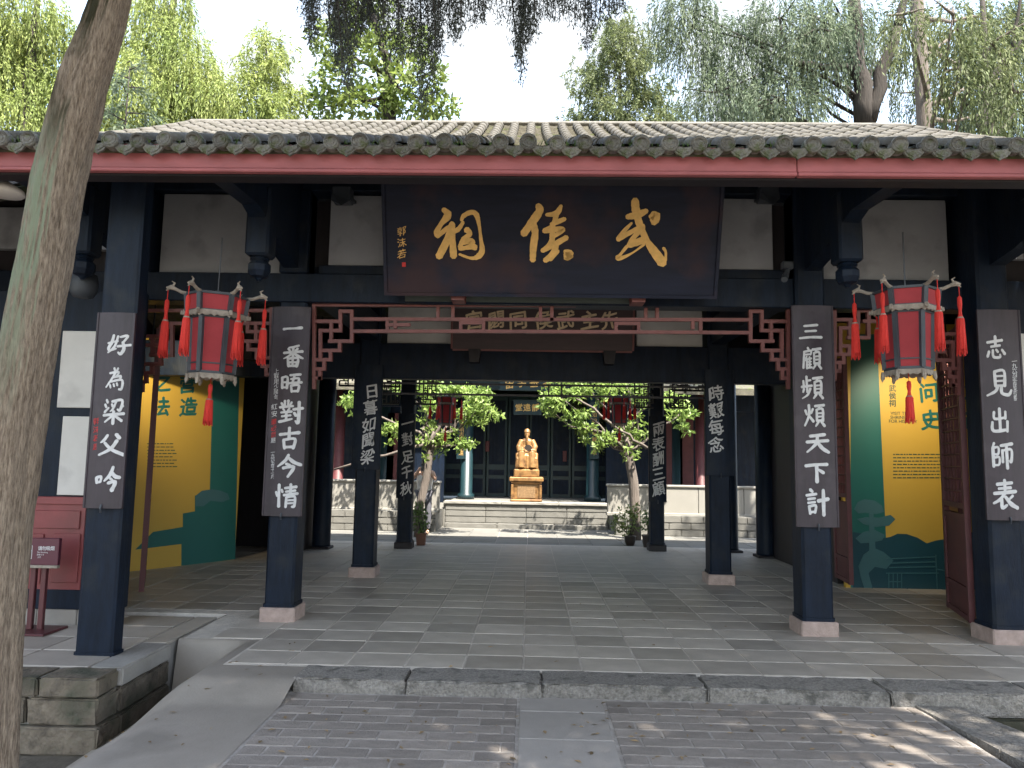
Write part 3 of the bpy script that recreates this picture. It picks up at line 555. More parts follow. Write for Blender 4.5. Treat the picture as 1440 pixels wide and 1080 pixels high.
# pan tiles: overlapping shallow courses between the rows
pan = MB()
for i in range(NR-1):
    x = RX0+SP*(i+.5); y = 4.95
    while y < 9.0:
        z = roof_z(y)-.035+random.uniform(-.004, .004); z2 = roof_z(y+.16)-.055
        pan.add([(x-.09, y, z+.03), (x-.05, y, z+.008), (x, y, z), (x+.05, y, z+.008), (x+.09, y, z+.03), (x-.09, y+.16, z2+.03), (x-.05, y+.16, z2+.008), (x, y+.16, z2), (x+.05, y+.16, z2+.008), (x+.09, y+.16, z2+.03), (x-.05, y, z-.02), (x, y, z-.025), (x+.05, y, z-.02)],
                [(0, 1, 6, 5), (1, 2, 7, 6), (2, 3, 8, 7), (3, 4, 9, 8), (1, 10, 11, 2), (2, 11, 12, 3)]); y += .135
pan.build('pan_tiles', M['pantile'], roof, kind='stuff')
box('ridge', M['rooftile'], roof, -4.5, 4.75, 9.02, 9.22, roof_z(9.1)-.07, roof_z(9.1)+.0, bevel=.03)
# weeds and moss rooted between the eave tiles
wv = MB()
for _ in range(150):
    i = random.randrange(NR-1); x = RX0+SP*i+random.choice((-1, 1))*random.uniform(.055, .09); y = random.uniform(4.85, 5.1); z = roof_z(y)-.03
    for q in range(4): wv.add([(x, y, z), (x+.006, y, z), (x+random.uniform(-.03, .03), y+random.uniform(-.03, .02), z+random.uniform(.01, .05))], [(0, 1, 2)])
wv.build('roof_weeds', M['leaf_g'], roof, kind='stuff')
# lower wing roofs either side
for a, b in ((-9.0, -4.55), (4.80, 8.2)):
    mb = MB(); zz = -.42
    mb.prism([(5.1, 3.62+zz), (5.1, 3.72+zz), (9.1, 5.75+zz), (13.2, 3.72+zz), (13.2, 3.62+zz), (9.1, 5.62+zz)], 'x', a, b); mb.build('wing_roof', M['pantile'], gate)
    mb = MB()
    x = a+.1
    while x < b: mb.tube([(x, 5.1, 3.73+zz), (x, 9.1, 5.77+zz)], .05, 6); x += SP
    mb.build('wing_tiles', M['rooftile'], gate, kind='stuff')

# ---- fretwork friezes (bars set out on the photo, built on the frame's plane)
def fret(name, segs, Y, th=.032, dep=.04, m=None, parent=gate):
    mb = MB()
    for k, (x0, y0, x1, y1) in enumerate(segs):
        a, b = on_y(x0, y0, Y), on_y(x1, y1, Y); d = (b-a).normalized()*th*.5*.98
        e = .0008*(k % 9)
        mb.bar(a-d+Vector((0, e, 0)), b+d+Vector((0, e, 0)), th, dep, up=(0, 1, 0))
    return mb.build(name, m or M['lattice'], parent)
def zx(segs): return segs
CORNER = [(495,438,495,480),(464,480,495,480),(478,480,478,493),(451,493,478,493),(465,493,465,506),(442,506,465,506),(456,506,456,519),(442,519,456,519),(450,519,450,532),(451,465,451,506),(442,430,442,545),(479,438,495,438),(479,438,479,452),(466,452,466,480),(451,465,479,465),(479,452,479,465),(442,452,479,452),(442,532,450,532)]
def mir(segs, c): return [(2*c-a, b, 2*c-d, e) for a, b, d, e in segs]
C_PX = 775
mid_segs = [(442,429,2*C_PX-442,430),(496,449,2*C_PX-496,450),(496,466,680,466),(680,466,680,454),(648,454,680,454),(648,454,648,466),(680,466,866,467),(616,430,616,449),(637,430,637,449),(760,431,760,450),(776,431,776,450),(866,467,2*C_PX-496,468),(866,467,866,455),(866,455,898,455),(898,455,898,467),(908,431,908,450),(924,431,924,450),(545,449,545,466),(556,449,556,460),(545,457,575,457),(985,450,985,467),(974,450,974,461)]
fret('fret_frieze', CORNER+mir(CORNER, C_PX)+mid_segs, FY-.02)
def shift(segs, dx, dy=0, s=1.0, cx=442, cy=430): return [((a-cx)*s+cx+dx, (b-cy)*s+cy+dy, (d-cx)*s+cx+dx, (e-cy)*s+cy+dy) for a, b, d, e in segs]
fret('fret_frieze', shift(mir(CORNER, 442), -60, 5, .9)+shift(CORNER, -250, 22, .95)+[(203, 437, 380, 437), (240, 455, 350, 455)], FY-.02)
fret('fret_frieze', shift(CORNER, 731, 0, .9)+shift(mir(CORNER, 442), 905, 20, .9)+[(1172, 433, 1345, 433), (1215, 452, 1305, 452)], FY-.02)
# painted beam face and chocks that carry the name board
box('painted_strip', M['greenpaint'], gate, -1.20, 1.04, FY-.128, FY-.112, 2.995, 3.075, bevel=.003)
for px in (645, 896):
    a = on_y(px, 418, FY-.2); MB().prism([(a.x-.075, 3.115), (a.x+.075, 3.115), (a.x+.060, 2.975), (a.x-.060, 2.975)], 'y', FY-.30, FY-.113).build('chock', M['lattice'], gate)

# ---- middle frame
box('middle_lintel', M['lacquer'], gate, -5.8, 6.2, MID-.1, MID+.1, 2.55, 3.02)
box('middle_top_beam', M['lacquer'], gate, -5.8, 6.2, MID-.1, MID+.1, 3.62, 4.3)
for x0, x1 in ((-1.90, -1.05), (1.40, 2.26), (-1.04, 1.39)): box('plaster_panel', M['plaster'] if x0 != -1.04 else M['darkwood'], gate, x0, x1, MID-.03, MID+.03, 3.022, 3.618, bevel=.004)
box('dark_infill', M['darkwood'], gate, -5.8, 6.2, MID-.02, MID+.04, 4.3, 5.5)  # dark sheet added to keep the roof space above dark
for x in (-2.1, 2.44):
    for y0, y1, z in ((FY+.11, MID-.1, 3.05), (MID+.1, BACK+.3, 3.0)): box('tie_beam', M['lacquer'], gate, x-.09, x+.09, y0, y1, z, z+.34)
for x in (-.72, 1.02): MB().prism([(x-.08, 2.93), (x+.08, 2.93), (x+.06, 2.76), (x-.06, 2.76)], 'y', MID-.26, MID-.101).build('chock', M['darkwood'], gate)
# ---- back frame with pierced frieze
box('back_lintel', M['lacquer'], gate, -6.5, 6.2, BACK-.06, BACK+.08, 3.16, 3.42)
box('back_top_beam', M['darkwood'], gate, -6.5, 6.2, BACK-.06, BACK+.08, 3.42, 4.1)
def pierced(x0, x1, z0, z1, Y, cell=.085):
    mb = MB(); nx = max(1, int((x1-x0)/cell)); nz = max(1, int((z1-z0)/cell)); dx, dz = (x1-x0)/nx, (z1-z0)/nz
    mb.bar((x0, Y, z0), (x1, Y, z0), .03, .04, up=(0, 1, 0)); mb.bar((x0, Y, z1), (x1, Y, z1), .03, .04, up=(0, 1, 0))
    for i in range(nx+1):
        for j in range(nz):
            if random.random() < .72: mb.bar((x0+i*dx, Y+.002, z0+j*dz), (x0+i*dx, Y+.002, z0+(j+1)*dz), .02, .03, up=(0, 1, 0))
            if random.random() < .6 and i < nx: mb.bar((x0+i*dx, Y+.001, z0+j*dz), (x0+(i+1)*dx, Y+.001, z0+j*dz), .02, .03, up=(0, 1, 0))
            if random.random() < .45 and i < nx:
                cx_, cz_ = x0+(i+.5)*dx, z0+(j+.5)*dz; r_ = dx*.3; mb.prism([(cx_-r_, cz_), (cx_, cz_-r_), (cx_+r_, cz_), (cx_, cz_+r_)], 'y', Y-.012, Y+.012)
    return mb
pierced(-2.0, 2.14, 2.93, 3.14, BACK).build('pierced_frieze', M['darkwood'], gate)
for x0, x1, s in ((-1.98, -1.62, 1), (1.80, 2.12, 1), (-3.3, -2.25, 0), (2.45, 3.4, 0), (-2.55, -2.25, 1), (2.4, 2.7, 1)):
    pierced(x0, x1, 2.45 if s else 2.75, 2.92, BACK+.003*s+.01, .07).build('fret_bracket', M['darkwood'], gate)
# rail pairs hung under the middle lintel
mb = MB()
for z in (2.50, ): mb.bar((-1.95, MID, z), (2.3, MID, z), .025, .03, up=(0, 1, 0))
for x in (.25, .42, 1.55, 1.72): mb.bar((x, MID, 2.50), (x, MID, 2.36), .02, .03, up=(0, 1, 0))
mb.bar((-1.95, MID, 2.36), (2.3, MID, 2.36), .025, .03, up=(0, 1, 0)); mb.build('hanging_rail', M['darkwood'], gate)

# ---- side rooms
for a in ((-6.55, -6.45, 5.6, 13.2, 0, 4.2), (6.15, 6.25, 6.7, 13.2, 0, 4.2), (-6.45, -3.62, 12.45, 12.55, 0, 4.2), (4.12, 6.15, 12.45, 12.55, 0, 3.9), (-6.45, -3.2, 6.7, 12.5, 4.2, 4.26), (3.4, 6.15, 6.7, 12.5, 4.2, 4.26)):
    box('room_wall', M['darkwood'], gate, *a, bevel=.003)
for a in ((-3.72, -3.62, 10.95, 12.45, 0, 3.6), (4.0, 4.1, 9.75, 12.45, 0, 3.6), (-3.7, -3.6, 9.3, 10.95, 2.75, 4.2)):
    box('partition', M['darkwood'], gate, *a, bevel=.003)

# left front wall: plaster lights over a red panelled dado
WY = 6.56
def px_box(name, m, x0, x1, y0, y1, Y, d0, d1, parent=gate, bevel=.004):
    a, b = on_y(x0, y1, Y), on_y(x1, y0, Y); return box(name, m, parent, a.x, b.x, Y+d0, Y+d1, a.z, b.z, bevel=bevel)
lw = box('front_wall', M['lacquer'], gate, -6.45, -3.585, WY+.02, WY+.12, .14, 3.0)
for y0, y1 in ((466, 573), (586, 696)): px_box('plaster_panel', M['plaster'], 80, 138, y0, y1, WY, -.006, .02, lw)
px_box('dado_frame', M['redwood'], -120, 124, 706, 826, WY, -.03, .018, lw)
for x0, x1, y0, y1 in ((52, 117, 718, 742), (75, 117, 750, 818), (-10, 66, 750, 818), (-60, 44, 718, 742)): 
    p_ = px_box('dado_panel', M['redwood'], x0, x1, y0, y1, WY, -.045, -.031, lw); 
px_box('red_post', M['redwood'], 44, 64, 470, 700, WY, -.02, .018, lw)
px_box('red_post', M['redwood'], -60, 40, 470, 700, WY, -.012, .018, lw)
px_box('sill', M['redwood'], -120, 126, 699, 705, WY, -.05, .018, lw)
px_box('ground_beam', M['lacquer'], -160, 128, 829, 850, WY, -.04, .018, lw)
for k in range(7):
    MB().cbox(-3.60-.36*(k+1)+.006, -3.60-.36*k, WY-.03, WY+.1, -.01, .135, b=.008).build('base_stone', M['slab'], lw)
rwl = box('front_wall', M['lacquer'], gate, 4.34, 6.15, 6.84, 6.92, .14, 3.0)
for y0, y1 in ((470, 592), (606, 720)): px_box('plaster_panel', M['plaster'], 1430, 1520, y0, y1, 6.82, 0, .018, rwl)

# open door leaves of the side rooms: lattice above, solid panel below
def door_leaf(p0, p1, z0=.10, z1=2.85, m=M['doorred']):
    p0, p1 = Vector(p0), Vector(p1); d = (p1-p0); L = d.length; d.normalize(); n_ = Vector((-d.y, d.x, 0))
    root = MB(); W = lambda u, z, q=0: p0+d*u+n_*q+Vector((0, 0, z))
    def bar_(u0, z0_, u1, z1_, w_, th): root.bar(W(u0, z0_), W(u1, z1_), w_, th, up=tuple(n_))
    for u in (.03, L-.03): bar_(u, z0, u, z1, .06, .05)
    for z in (z0+.03, z0+.28, z0+.95, z0+1.05, z1-.03): bar_(.06, z, L-.06, z, .05, .046)
    f_ = root.build('door_leaf', m, gate)
    pn = MB(); pn.bar(W(.06, z0+.62), W(L-.06, z0+.62), .62, .018, up=tuple(n_)); pn.bar(W(.06, z0+.155), W(L-.06, z0+.155), .2, .018, up=tuple(n_)); pn.build('door_panel', m, f_)
    la = MB()
    for i in range(1, 6): la.bar(W(.06+(L-.12)*i/6, z0+1.07), W(.06+(L-.12)*i/6, z1-.05), .014, .02, up=tuple(n_))
    for i in range(1, 14):
        z = z0+1.07+(z1-z0-1.12)*i/14; la.bar(W(.06, z, .001), W(L-.06, z, .001), .014, .02, up=tuple(n_))
    la.build('lattice', m, f_); return f_
door_leaf((4.06, 6.95, 0), (4.30, 7.75, 0)); door_leaf((3.86, 9.0, 0), (3.94, 9.62, 0)); door_leaf((4.72, 8.2, 0), (5.0, 8.9, 0))
door_leaf((-3.95, 7.6, 0), (-4.25, 8.2, 0))

# ================================================================== BOARDS AND LETTERING
EX, EZ = Vector((1, 0, 0)), Vector((0, 0, 1))
def hit(px, py, B, N):
    d = ray(px, py); o = Vector((0, 0, HC)); return o+d*((Vector(B)-o).dot(N)/d.dot(N))
# great name board, leaning forward at the top
nb0 = Vector((0, 6.60, 3.03)); nez = Vector((0, -.31, .93)).normalized(); nN = EX.cross(nez)
tl, tr = hit(541, 259, nb0, nN), hit(1014, 259, nb0, nN); hgt = (tl-nb0).dot(nez)
nbd = empty('name_board', (CX+.03, 6.6, 3.0), 'dark name board with three large gold brush characters leaning under the eave', 'name board')
def plane_slab(name, m, parent, x0, x1, h0, h1, front, back, B, ez, N):
    """slab in the plane (x, ez); front/back are offsets along N (towards the viewer positive)"""
    P = lambda x, h, q: Vector((x, B.y, B.z))+ez*h+N*q
    mb = MB().add([P(x0, h0, front), P(x1, h0, front), P(x1, h1, front), P(x0, h1, front), P(x0, h0, back), P(x1, h0, back), P(x1, h1, back), P(x0, h1, back)],
                  [(0, 1, 2, 3), (7, 6, 5, 4), (0, 4, 5, 1), (1, 5, 6, 2), (2, 6, 7, 3), (3, 7, 4, 0)])
    return mb.build(name, m, parent)
plane_slab('panel', M['plaquewood'], nbd, tl.x, tr.x, .0, hgt, 0, -.05, nb0, nez, nN)
for a in ((tl.x-.03, tl.x, -.03, hgt+.03), (tr.x, tr.x+.03, -.03, hgt+.03), (tl.x, tr.x, -.03, 0), (tl.x, tr.x, hgt, hgt+.03)): plane_slab('frame', M['plaquewood'], nbd, *a, .018, -.055, nb0, nez, nN)
for key in ('B祠', 'B侯', 'B武'):
    mb = MB(); stroke_char(mb, key, lambda a, b: hit(590+a/4, 280+b/4, nb0+nN*.0005, nN), 1.13, .010, nN); mb.build('character', M['gold'], nbd)
mb = MB()
for ch, py in zip('郭沫若', (325, 341, 357)): font_char(mb, ch, hit(565, py, nb0, nN), EX, nez, .085, .003, 0, brush=1.0)
mb.build('signature', M['gold'], nbd)
mb = MB(); c_ = hit(568, 372, nb0, nN); mb.bar(c_+nez*-.02+nN*.002, c_+nez*.02+nN*.002, .035, .003, up=tuple(nN)); mb.build('seal', M['redink'], nbd)

def couplet(label, x, Y, z0, z1, w_, chars, m=M['boardwood'], note=None, brush_font=False, ink=M['white']):
    root = empty('couplet_board', (x, Y, z0), label, 'couplet board')
    mb = MB(); a = .022      # gently bowed board
    xs = np.linspace(-w_/2, w_/2, 9); fr = [(x+q, Y-a*math.cos(q/w_*math.pi*.9)) for q in xs]
    mb.prism(fr+[(x+w_/2, Y+.015), (x-w_/2, Y+.015)], 'z', z0, z1); mb.build('panel', m, root)
    for q in (-1, 1): MB().cbox(x+q*(w_/2-.006)-.008, x+q*(w_/2-.006)+.008, Y-.012, Y+.012, z0, z1, b=.003).build('edge_trim', m, root)
    MB().tube([(x, Y-a-.004, z0+.03), (x, Y-a-.012, z0+.0), (x, Y-a-.004, z0-.03)], .008, 6).build('hook', M['metal'], root)
    for ch, px, py, cw, chh in chars:
        mb = MB(); c_ = on_y(px, py, Y-a); k = c_.y/ F * 1.02
        front = lambda xx: Y-a*math.cos(min(max((xx-x)/w_, -.5), .5)*math.pi*.9)-.0008
        if brush_font: font_char(mb, ch, (c_.x, Y-a-.0008, c_.z), EX, EZ, chh*k*1.18, .002, .018, brush=1, squash=cw/chh)
        else: stroke_char(mb, ch, lambda u, v: Vector((c_.x+(u-50)/100*cw*k, front(c_.x+(u-50)/100*cw*k), c_.z-(v-50)/100*chh*k)), 1.5, .0025)
        mb.build('character', ink, root)
    for txt, px, py, py2, sz, mm in note or []:
        mb = MB()
        for i, ch in enumerate(txt):
            c_ = on_y(px, py+(py2-py)*i/max(1, len(txt)-1), Y-.012); font_char(mb, ch, (c_.x, Y-.0155, c_.z), EX, EZ, sz*Y/F, .0015, .0, brush=.6)
        mb.build('note', mm, root)
    return root
couplet('dark couplet board of seven white characters beginning with a single horizontal stroke', XL, FY+.05-.155, .955, 2.93, .37,
 [('一', 412, 462, 29, 28), ('番', 412, 500.5, 31, 33), ('晤', 409, 538.5, 31, 30), ('對', 409, 579, 34, 33), ('古', 406.5, 616.5, 31, 32), ('今', 406, 655, 35, 33), ('情', 403, 697, 32, 34)],
 note=[('上联用少陵句', 389, 522, 558, 8, M['white']), ('紅安', 386, 572, 582, 9, M['white']), ('董必武', 385.5, 593, 611, 9, M['redink']), ('題', 385, 619, 620, 8, M['white']), ('一九六五年十一月', 384, 636, 670, 6.5, M['white'])])
couplet('dark couplet board of seven white characters beginning with three horizontal strokes', XR, FY-.05-.155, .955, 2.98, .38,
 [('三', 1140, 467, 30, 24), ('顧', 1142, 504, 26, 32), ('頻', 1142.5, 545, 30, 33), ('煩', 1145.5, 584, 29, 33), ('天', 1149.5, 622.5, 32, 31), ('下', 1148.5, 663.5, 30, 30), ('計', 1149.5, 706, 31, 36)])
couplet('dark couplet board of five running-hand characters on the column above the stone plinth', -3.235, 5.66-.090, 1.09, 2.60, .30,
 [('好', 167, 484, 34, 32), ('為', 162.5, 533.5, 27, 33), ('梁', 160, 578.5, 30, 36), ('父', 156.5, 626, 36, 33), ('吟', 151, 673.5, 34, 36)], note=[('郭沫若題', 136, 592, 628, 10, M['redink'])])
couplet('dark couplet board of five running-hand characters on the pink-based end column', XO, 6.72-.165, 1.06, 2.92, .375,
 [('志', 1400.5, 489, 27, 33), ('見', 1405, 539, 35, 37), ('出', 1406, 591, 27, 33), ('師', 1409, 640, 31, 37), ('表', 1413.5, 696, 33, 41)], note=[('一九六四年春沫若書', 1426, 508, 560, 8, M['white'])])
couplet('narrow black board with characters for dusk on the middle column near the white parapet', -2.10, MID-.155, 1.36, 2.72, .37,
 [(c, x, y, 17, 18) for c, x, y in (('日', 523, 550), ('暮', 521, 573), ('如', 519, 597), ('聞', 518, 618.5), ('梁', 517, 642))], m=M['lacquer'], brush_font=True)
couplet('narrow black board with four pale characters hung before the round columns', 2.44, MID-.155, 1.36, 2.72, .37,
 [(c, 1007, y, 18, 19) for c, y in (('時', 553), ('艱', 577), ('每', 601), ('念', 625))], m=M['lacquer'], brush_font=True)
couplet('slim black back-row board of five characters beside the leafy potted bush', -2.10, BACK+.1-.14, .84, 2.28, .28,
 [(c, x, y, 14, 16) for c, x, y in (('一', 573, 595), ('對', 573, 617.5), ('足', 573, 642), ('千', 572, 664), ('秋', 571, 687))], m=M['lacquer'], brush_font=True)
couplet('slim black back-row board beside the variegated potted bush', 2.24, BACK+.45-.14, .84, 2.32, .30,
 [(c, 926, y, 15, 17) for c, y in (('兩', 603), ('表', 624), ('酬', 645), ('三', 666), ('顧', 687))], m=M['lacquer'], brush_font=True)

# inner horizontal board, half hidden by the fretwork
ib = Vector((0, MID-.22, 2.95)); iez = Vector((0, -.16, .98)).normalized(); iN = EX.cross(iez)
ibd = empty('inner_board', (.15, MID-.2, 2.95), 'brown horizontal board with seven gold characters behind the fretwork', 'name board')
a_, b_ = hit(637, 440, ib, iN), hit(890, 440, ib, iN); ih = (hit(760, 431, ib, iN)-ib).dot(iez); il = (hit(760, 492, ib, iN)-ib).dot(iez)
plane_slab('panel', mat('reddish_board_wood', (0.040, 0.017, 0.019), 0.5, 0.3, 4, stretch=(.6, 4, 4)), ibd, a_.x, b_.x, il, ih, 0, -.04, ib, iez, iN)
for a in ((a_.x-.025, a_.x, il, ih), (b_.x, b_.x+.025, il, ih), (a_.x, b_.x, il-.025, il), (a_.x, b_.x, ih, ih+.025)): plane_slab('frame', M['lattice'], ibd, *a, .012, -.045, ib, iez, iN)
for ch, px in zip('宮閟同侯武主先', (667, 698, 729, 764, 795, 829, 857)):
    mb = MB(); font_char(mb, ch, hit(px, 450, ib, iN), EX, iez, .245, .004, .022, brush=.8); mb.build('character', M['palegold'], ibd)

# ================================================================== PALACE LANTERNS
def lantern(loc, rot, label, scale=1.0, group=None, cord=1.0, tilt=0.0):
    root = empty('palace_lantern', (0, 0, 0), label, 'lantern', group)
    H6 = [R(60*i) for i in range(6)]
    def ringpts(r, z): return [Vector((r*math.cos(t), r*math.sin(t), z)) for t in H6]
    def section(z0, z1, r0, r1, nm, mid=None):
        A, B = ringpts(r0, z0), ringpts(r1, z1); fr = MB(); 
        for i in range(6):
            fr.bar(A[i], B[i], .038, .038, up=(math.cos(H6[i]), math.sin(H6[i]), 0))
            j = (i+1) % 6
            fr.bar(A[i], A[j], .020, .024); fr.bar(B[i]*.998, B[j]*.998, .022, .024)
            if mid: fr.bar(A[i].lerp(B[i], mid), A[j].lerp(B[j], mid), .014, .014)
        fr.build('frame', M['lantframe'], root)
        for i in range(6):
            j = (i+1) % 6; q = .985
            MB().add([A[i]*q+Vector((0,0,z0*(1-q))), A[j]*q+Vector((0,0,z0*(1-q))), B[j]*q+Vector((0,0,z1*(1-q))), B[i]*q+Vector((0,0,z1*(1-q)))], [(0, 1, 2, 3)]).build('cloth_panel', M['lantred'], root)
    section(-.40, .14, .185, .205, 'body', .16); section(.19, .36, .245, .262, 'crown')
    def valance(r, z, drop):
        A = ringpts(r, z); mb = MB()
        for i in range(6):
            a, b = A[i], A[(i+1) % 6]; n_ = 10
            top = [a.lerp(b, k/n_) for k in range(n_+1)]; low = [p-Vector((0, 0, drop*(.55+.45*abs(math.cos(k*math.pi/2.5))*(1 if 1 < k < 9 else 1.2)))) for k, p in enumerate(top)]
            mb.add(top+low+[p*1.03 for p in top]+[p*1.03 for p in low], [(k, k+1, n_+2+k, n_+1+k) for k in range(n_)]+[(2*(n_+1)+k, 3*(n_+1)+k, 3*(n_+1)+k+1, 2*(n_+1)+k+1) for k in range(n_)])
        mb.build('valance', M['lantcream'], root)
        for i in range(6):
            c_ = A[i]*1.05-Vector((0, 0, drop*.9)); MB().tube([c_+Vector((0, 0, drop*.9)), c_+A[i].normalized()*.012, c_+A[i].normalized()*.03-Vector((0, 0, .01)), c_+A[i].normalized()*.035+Vector((0, 0, .02))], [.016, .018, .013, .006], 6).build('scroll', M['lantcream'], root)
    valance(.250, .188, .055); valance(.188, -.402, .055)
    MB().lathe([(.25, .362), (.16, .385), (.05, .40), (.02, .42)], (0, 0, 0), 6).build('cap', M['lantframe'], root)
    def tassel(p, k=1.0):
        mb = MB(); mb.tube([p, p-Vector((0, 0, .115))], .0035, 5); z = p.z-.11; s0 = len(mb.v)
        mb.lathe([(.010, z), (.020, z-.012), (.022, z-.06), (.014, z-.105), (.018, z-.135), (.024, z-.15)], (p.x, p.y, 0), 8)
        mb.lathe([(.022, z-.15), (.033, z-.165), (.036, z-.20), (.037, z-.34), (.034, z-.375)], (p.x, p.y, 0), 9)
        for q in range(26): t = q*.37; r_ = .024+.011*(q % 2); mb.tube([(p.x+.03*math.cos(t), p.y+.03*math.sin(t), z-.17), (p.x+r_*math.cos(t)*1.2, p.y+r_*math.sin(t)*1.2, z-.40-.012*(q % 3))], .0045, 4)
        mb.v = mb.v[:s0]+[(p.x+(a-p.x)*.92, p.y+(b-p.y)*.92, z+(c-z)*(1.35*k)) for a, b, c in mb.v[s0:]]; o = mb.build('tassel', M['tassel'], root)
        MB().lathe([(.024, z-.148*1.35*k), (.027, z-.155*1.35*k), (.024, z-.162*1.35*k)], (p.x, p.y, 0), 8).build('binding', M['lantcream'], o)
    B = ringpts(.262, .36)
    for i, t in enumerate(H6):          # carved dragon-head arms holding the tassels
        d = Vector((math.cos(t), math.sin(t), 0)); p = B[i]; mb = MB()
        mb.tube([p-d*.02, p+d*.04+Vector((0, 0, .012)), p+d*.085+Vector((0, 0, .035)), p+d*.125+Vector((0, 0, .05)), p+d*.165+Vector((0, 0, .04))], [.020, .017, .016, .026, .010], 7)
        mb.tube([p+d*.115+Vector((0, 0, .06)), p+d*.10+Vector((0, 0, .095)), p+d*.125+Vector((0, 0, .11))], [.012, .009, .004], 5)
        mb.tube([p+d*.14+Vector((0, 0, .035)), p+d*.165+Vector((0, 0, .012))], [.012, .006], 5)
        mb.build('dragon_arm', M['lantcream'], root); tassel(p+d*.15+Vector((0, 0, .035)))
    tassel(Vector((0, 0, -.40)), .72)
    MB().tube([(0, 0, .41), (0, 0, .41+cord)], .0055, 6).build('cord', M['metal'], root)
    root.location = loc; root.rotation_euler = (tilt, tilt*.6, rot); root.scale = (scale*.92, scale*.92, scale*.84)
    return root
gl = 'red palace lanterns'
p = on_y(302, 468, 5.95); lantern(p, R(20), 'red hexagonal palace lantern with scarlet tassels, beside the single-stroke couplet board', 1.0, gl, .55, R(2))
p = on_y(1275, 462, 5.95); lantern(p, R(38), 'red hexagonal palace lantern with torn cloth corner, beside the three-stroke couplet board', 1.0, gl, .55)
p = on_y(627, 576, 13.15); lantern(p, R(10), 'small shaded palace lantern hung beyond the slim back-row board, over the leafy bush', .74, gl, .35)
p = on_y(871, 576, 13.15); lantern(p, R(40), 'small shaded palace lantern hung before the greenish trunk, over the variegated bush', .74, gl, .35)

# ================================================================== EXHIBITION PANELS
def exhibit(label, p0, p1, ztop):
    root = empty('exhibition_panel', ((p0.x+p1.x)/2, (p0.y+p1.y)/2, 0), label, 'display panel')
    d = (p1-p0).normalized(); N = d.cross(EZ)
    if N.y > 0: N = -N
    def slab(name, m, poly, q0, q1, parent=root):
        """poly of photo pixels laid on the panel's plane, q0..q1 proud of it"""
        pts = [hit(a, b, p0, N) for a, b in poly]; n_ = len(pts)
        mb = MB().add([p+N*q1 for p in pts]+[p+N*q0 for p in pts], [tuple(range(n_)), tuple(range(2*n_-1, n_-1, -1))]+[(i, n_+i, n_+(i+1) % n_, (i+1) % n_) for i in range(n_)])
        return mb.build(name, m, parent)
    return root, d, N, slab
pL0 = on_z(190, 803); pL1 = on_z(330, 787); dL = (pL1-pL0).normalized()
ex, d, N, slab = exhibit('yellow and teal display panel headed by four green characters on the art of building', pL0-dL*.7, pL1, 3.3)
A_, B_ = pL0-dL*.75, pL1+dL*.0
MB().add([A_, B_, B_+EZ*3.06, A_+EZ*3.06, A_-N*.06, B_-N*.06, B_-N*.06+EZ*3.06, A_-N*.06+EZ*3.06], [(0, 1, 2, 3), (7, 6, 5, 4), (0, 4, 5, 1), (1, 5, 6, 2), (2, 6, 7, 3), (3, 7, 4, 0)]).build('panel', M['yellow'], ex)
slab('teal_print', M['teal'], [(302, 425), (339, 425), (330.5, 786.5), (255, 796), (255, 765), (190, 773), (215, 748), (257, 741), (257, 722), (274, 719), (274, 697), (295, 690)], .0005, .002)
slab('bush_print', M['tealpale'], [(275, 712), (275, 697), (284, 690), (298, 688), (310, 690), (320, 694), (323, 702), (312, 706), (296, 704), (286, 712)], .002, .0035)
for ch, px, py in (('营', 264, 540), ('造', 265, 572), ('之', 228, 538), ('法', 226, 572)):
    mb = MB(); font_char(mb, ch, hit(px, py, pL0, N)+N*.0006, d, EZ, .27, .002, .03, brush=.5); mb.build('character', M['teal'], ex)
mb = MB()
for r_ in range(8):
    x_ = 207
    while x_ < 243: w_ = random.uniform(2, 7); a = hit(x_, 624+r_*4.6, pL0, N)+N*.001; b = hit(x_+w_, 624+r_*4.6, pL0, N)+N*.001; mb.bar(a, b, .012, .002, up=tuple(N)); x_ += w_+1.2
mb.build('body_text', M['ink'], ex)

pR = on_z(1275, 828); pR0 = Vector((3.98, pR.y, 0)); pR1 = Vector((6.1, pR.y, 0))
ex, d, N, slab = exhibit('yellow and teal display panel with pale tree, rooftop drawing and questioning-history heading', pR0, pR1, 3.3)
MB().box(pR0.x, pR1.x, pR.y, pR.y+.06, 0, 3.35).build('panel', M['yellow'], ex)
slabR = lambda nm, m, poly, a, b: exhibit_slab(nm, m, poly, a, b)
def exhibit_slab(nm, m, poly, a, b):
    pts = [on_y(x, y, pR.y) for x, y in poly]; return MB().prism([(p.x, p.z) for p in pts], 'y', pR.y-b, pR.y-a).build(nm, m, ex)
exhibit_slab('teal_print', M['teal'], [(1196, 470), (1233, 470), (1246, 760), (1246, 829), (1196, 829)], .0005, .002)
exhibit_slab('hills_print', M['tealdark'], [(1199, 748), (1222, 752), (1240, 757), (1252, 755), (1262, 750.5), (1275, 751), (1290, 756), (1303, 764), (1316, 760), (1335, 757), (1360, 750), (1400, 740), (1440, 752), (1440, 829), (1199, 829)], .002, .0035)
for ip, pl in enumerate(([(1201, 716), (1206, 706), (1216, 702), (1230, 704), (1240, 711), (1243, 720), (1232, 723), (1216, 721), (1207, 722)], [(1205, 730), (1218, 727), (1236, 728), (1252, 724), (1259, 730), (1250, 739), (1232, 741), (1214, 737)], [(1203, 757), (1214, 748), (1230, 745), (1244, 752), (1240, 760), (1224, 763), (1210, 764)],
           [(1214, 780), (1228, 770), (1242, 776), (1256, 788), (1246, 800), (1230, 797), (1221, 806), (1227, 828), (1216, 828), (1210, 812), (1207, 796)], [(1222, 722), (1228, 722), (1231, 775), (1222, 780)])): exhibit_slab('tree_print', M['tealpale'], pl, .0036, .005+.0009*ip)
mb = MB()
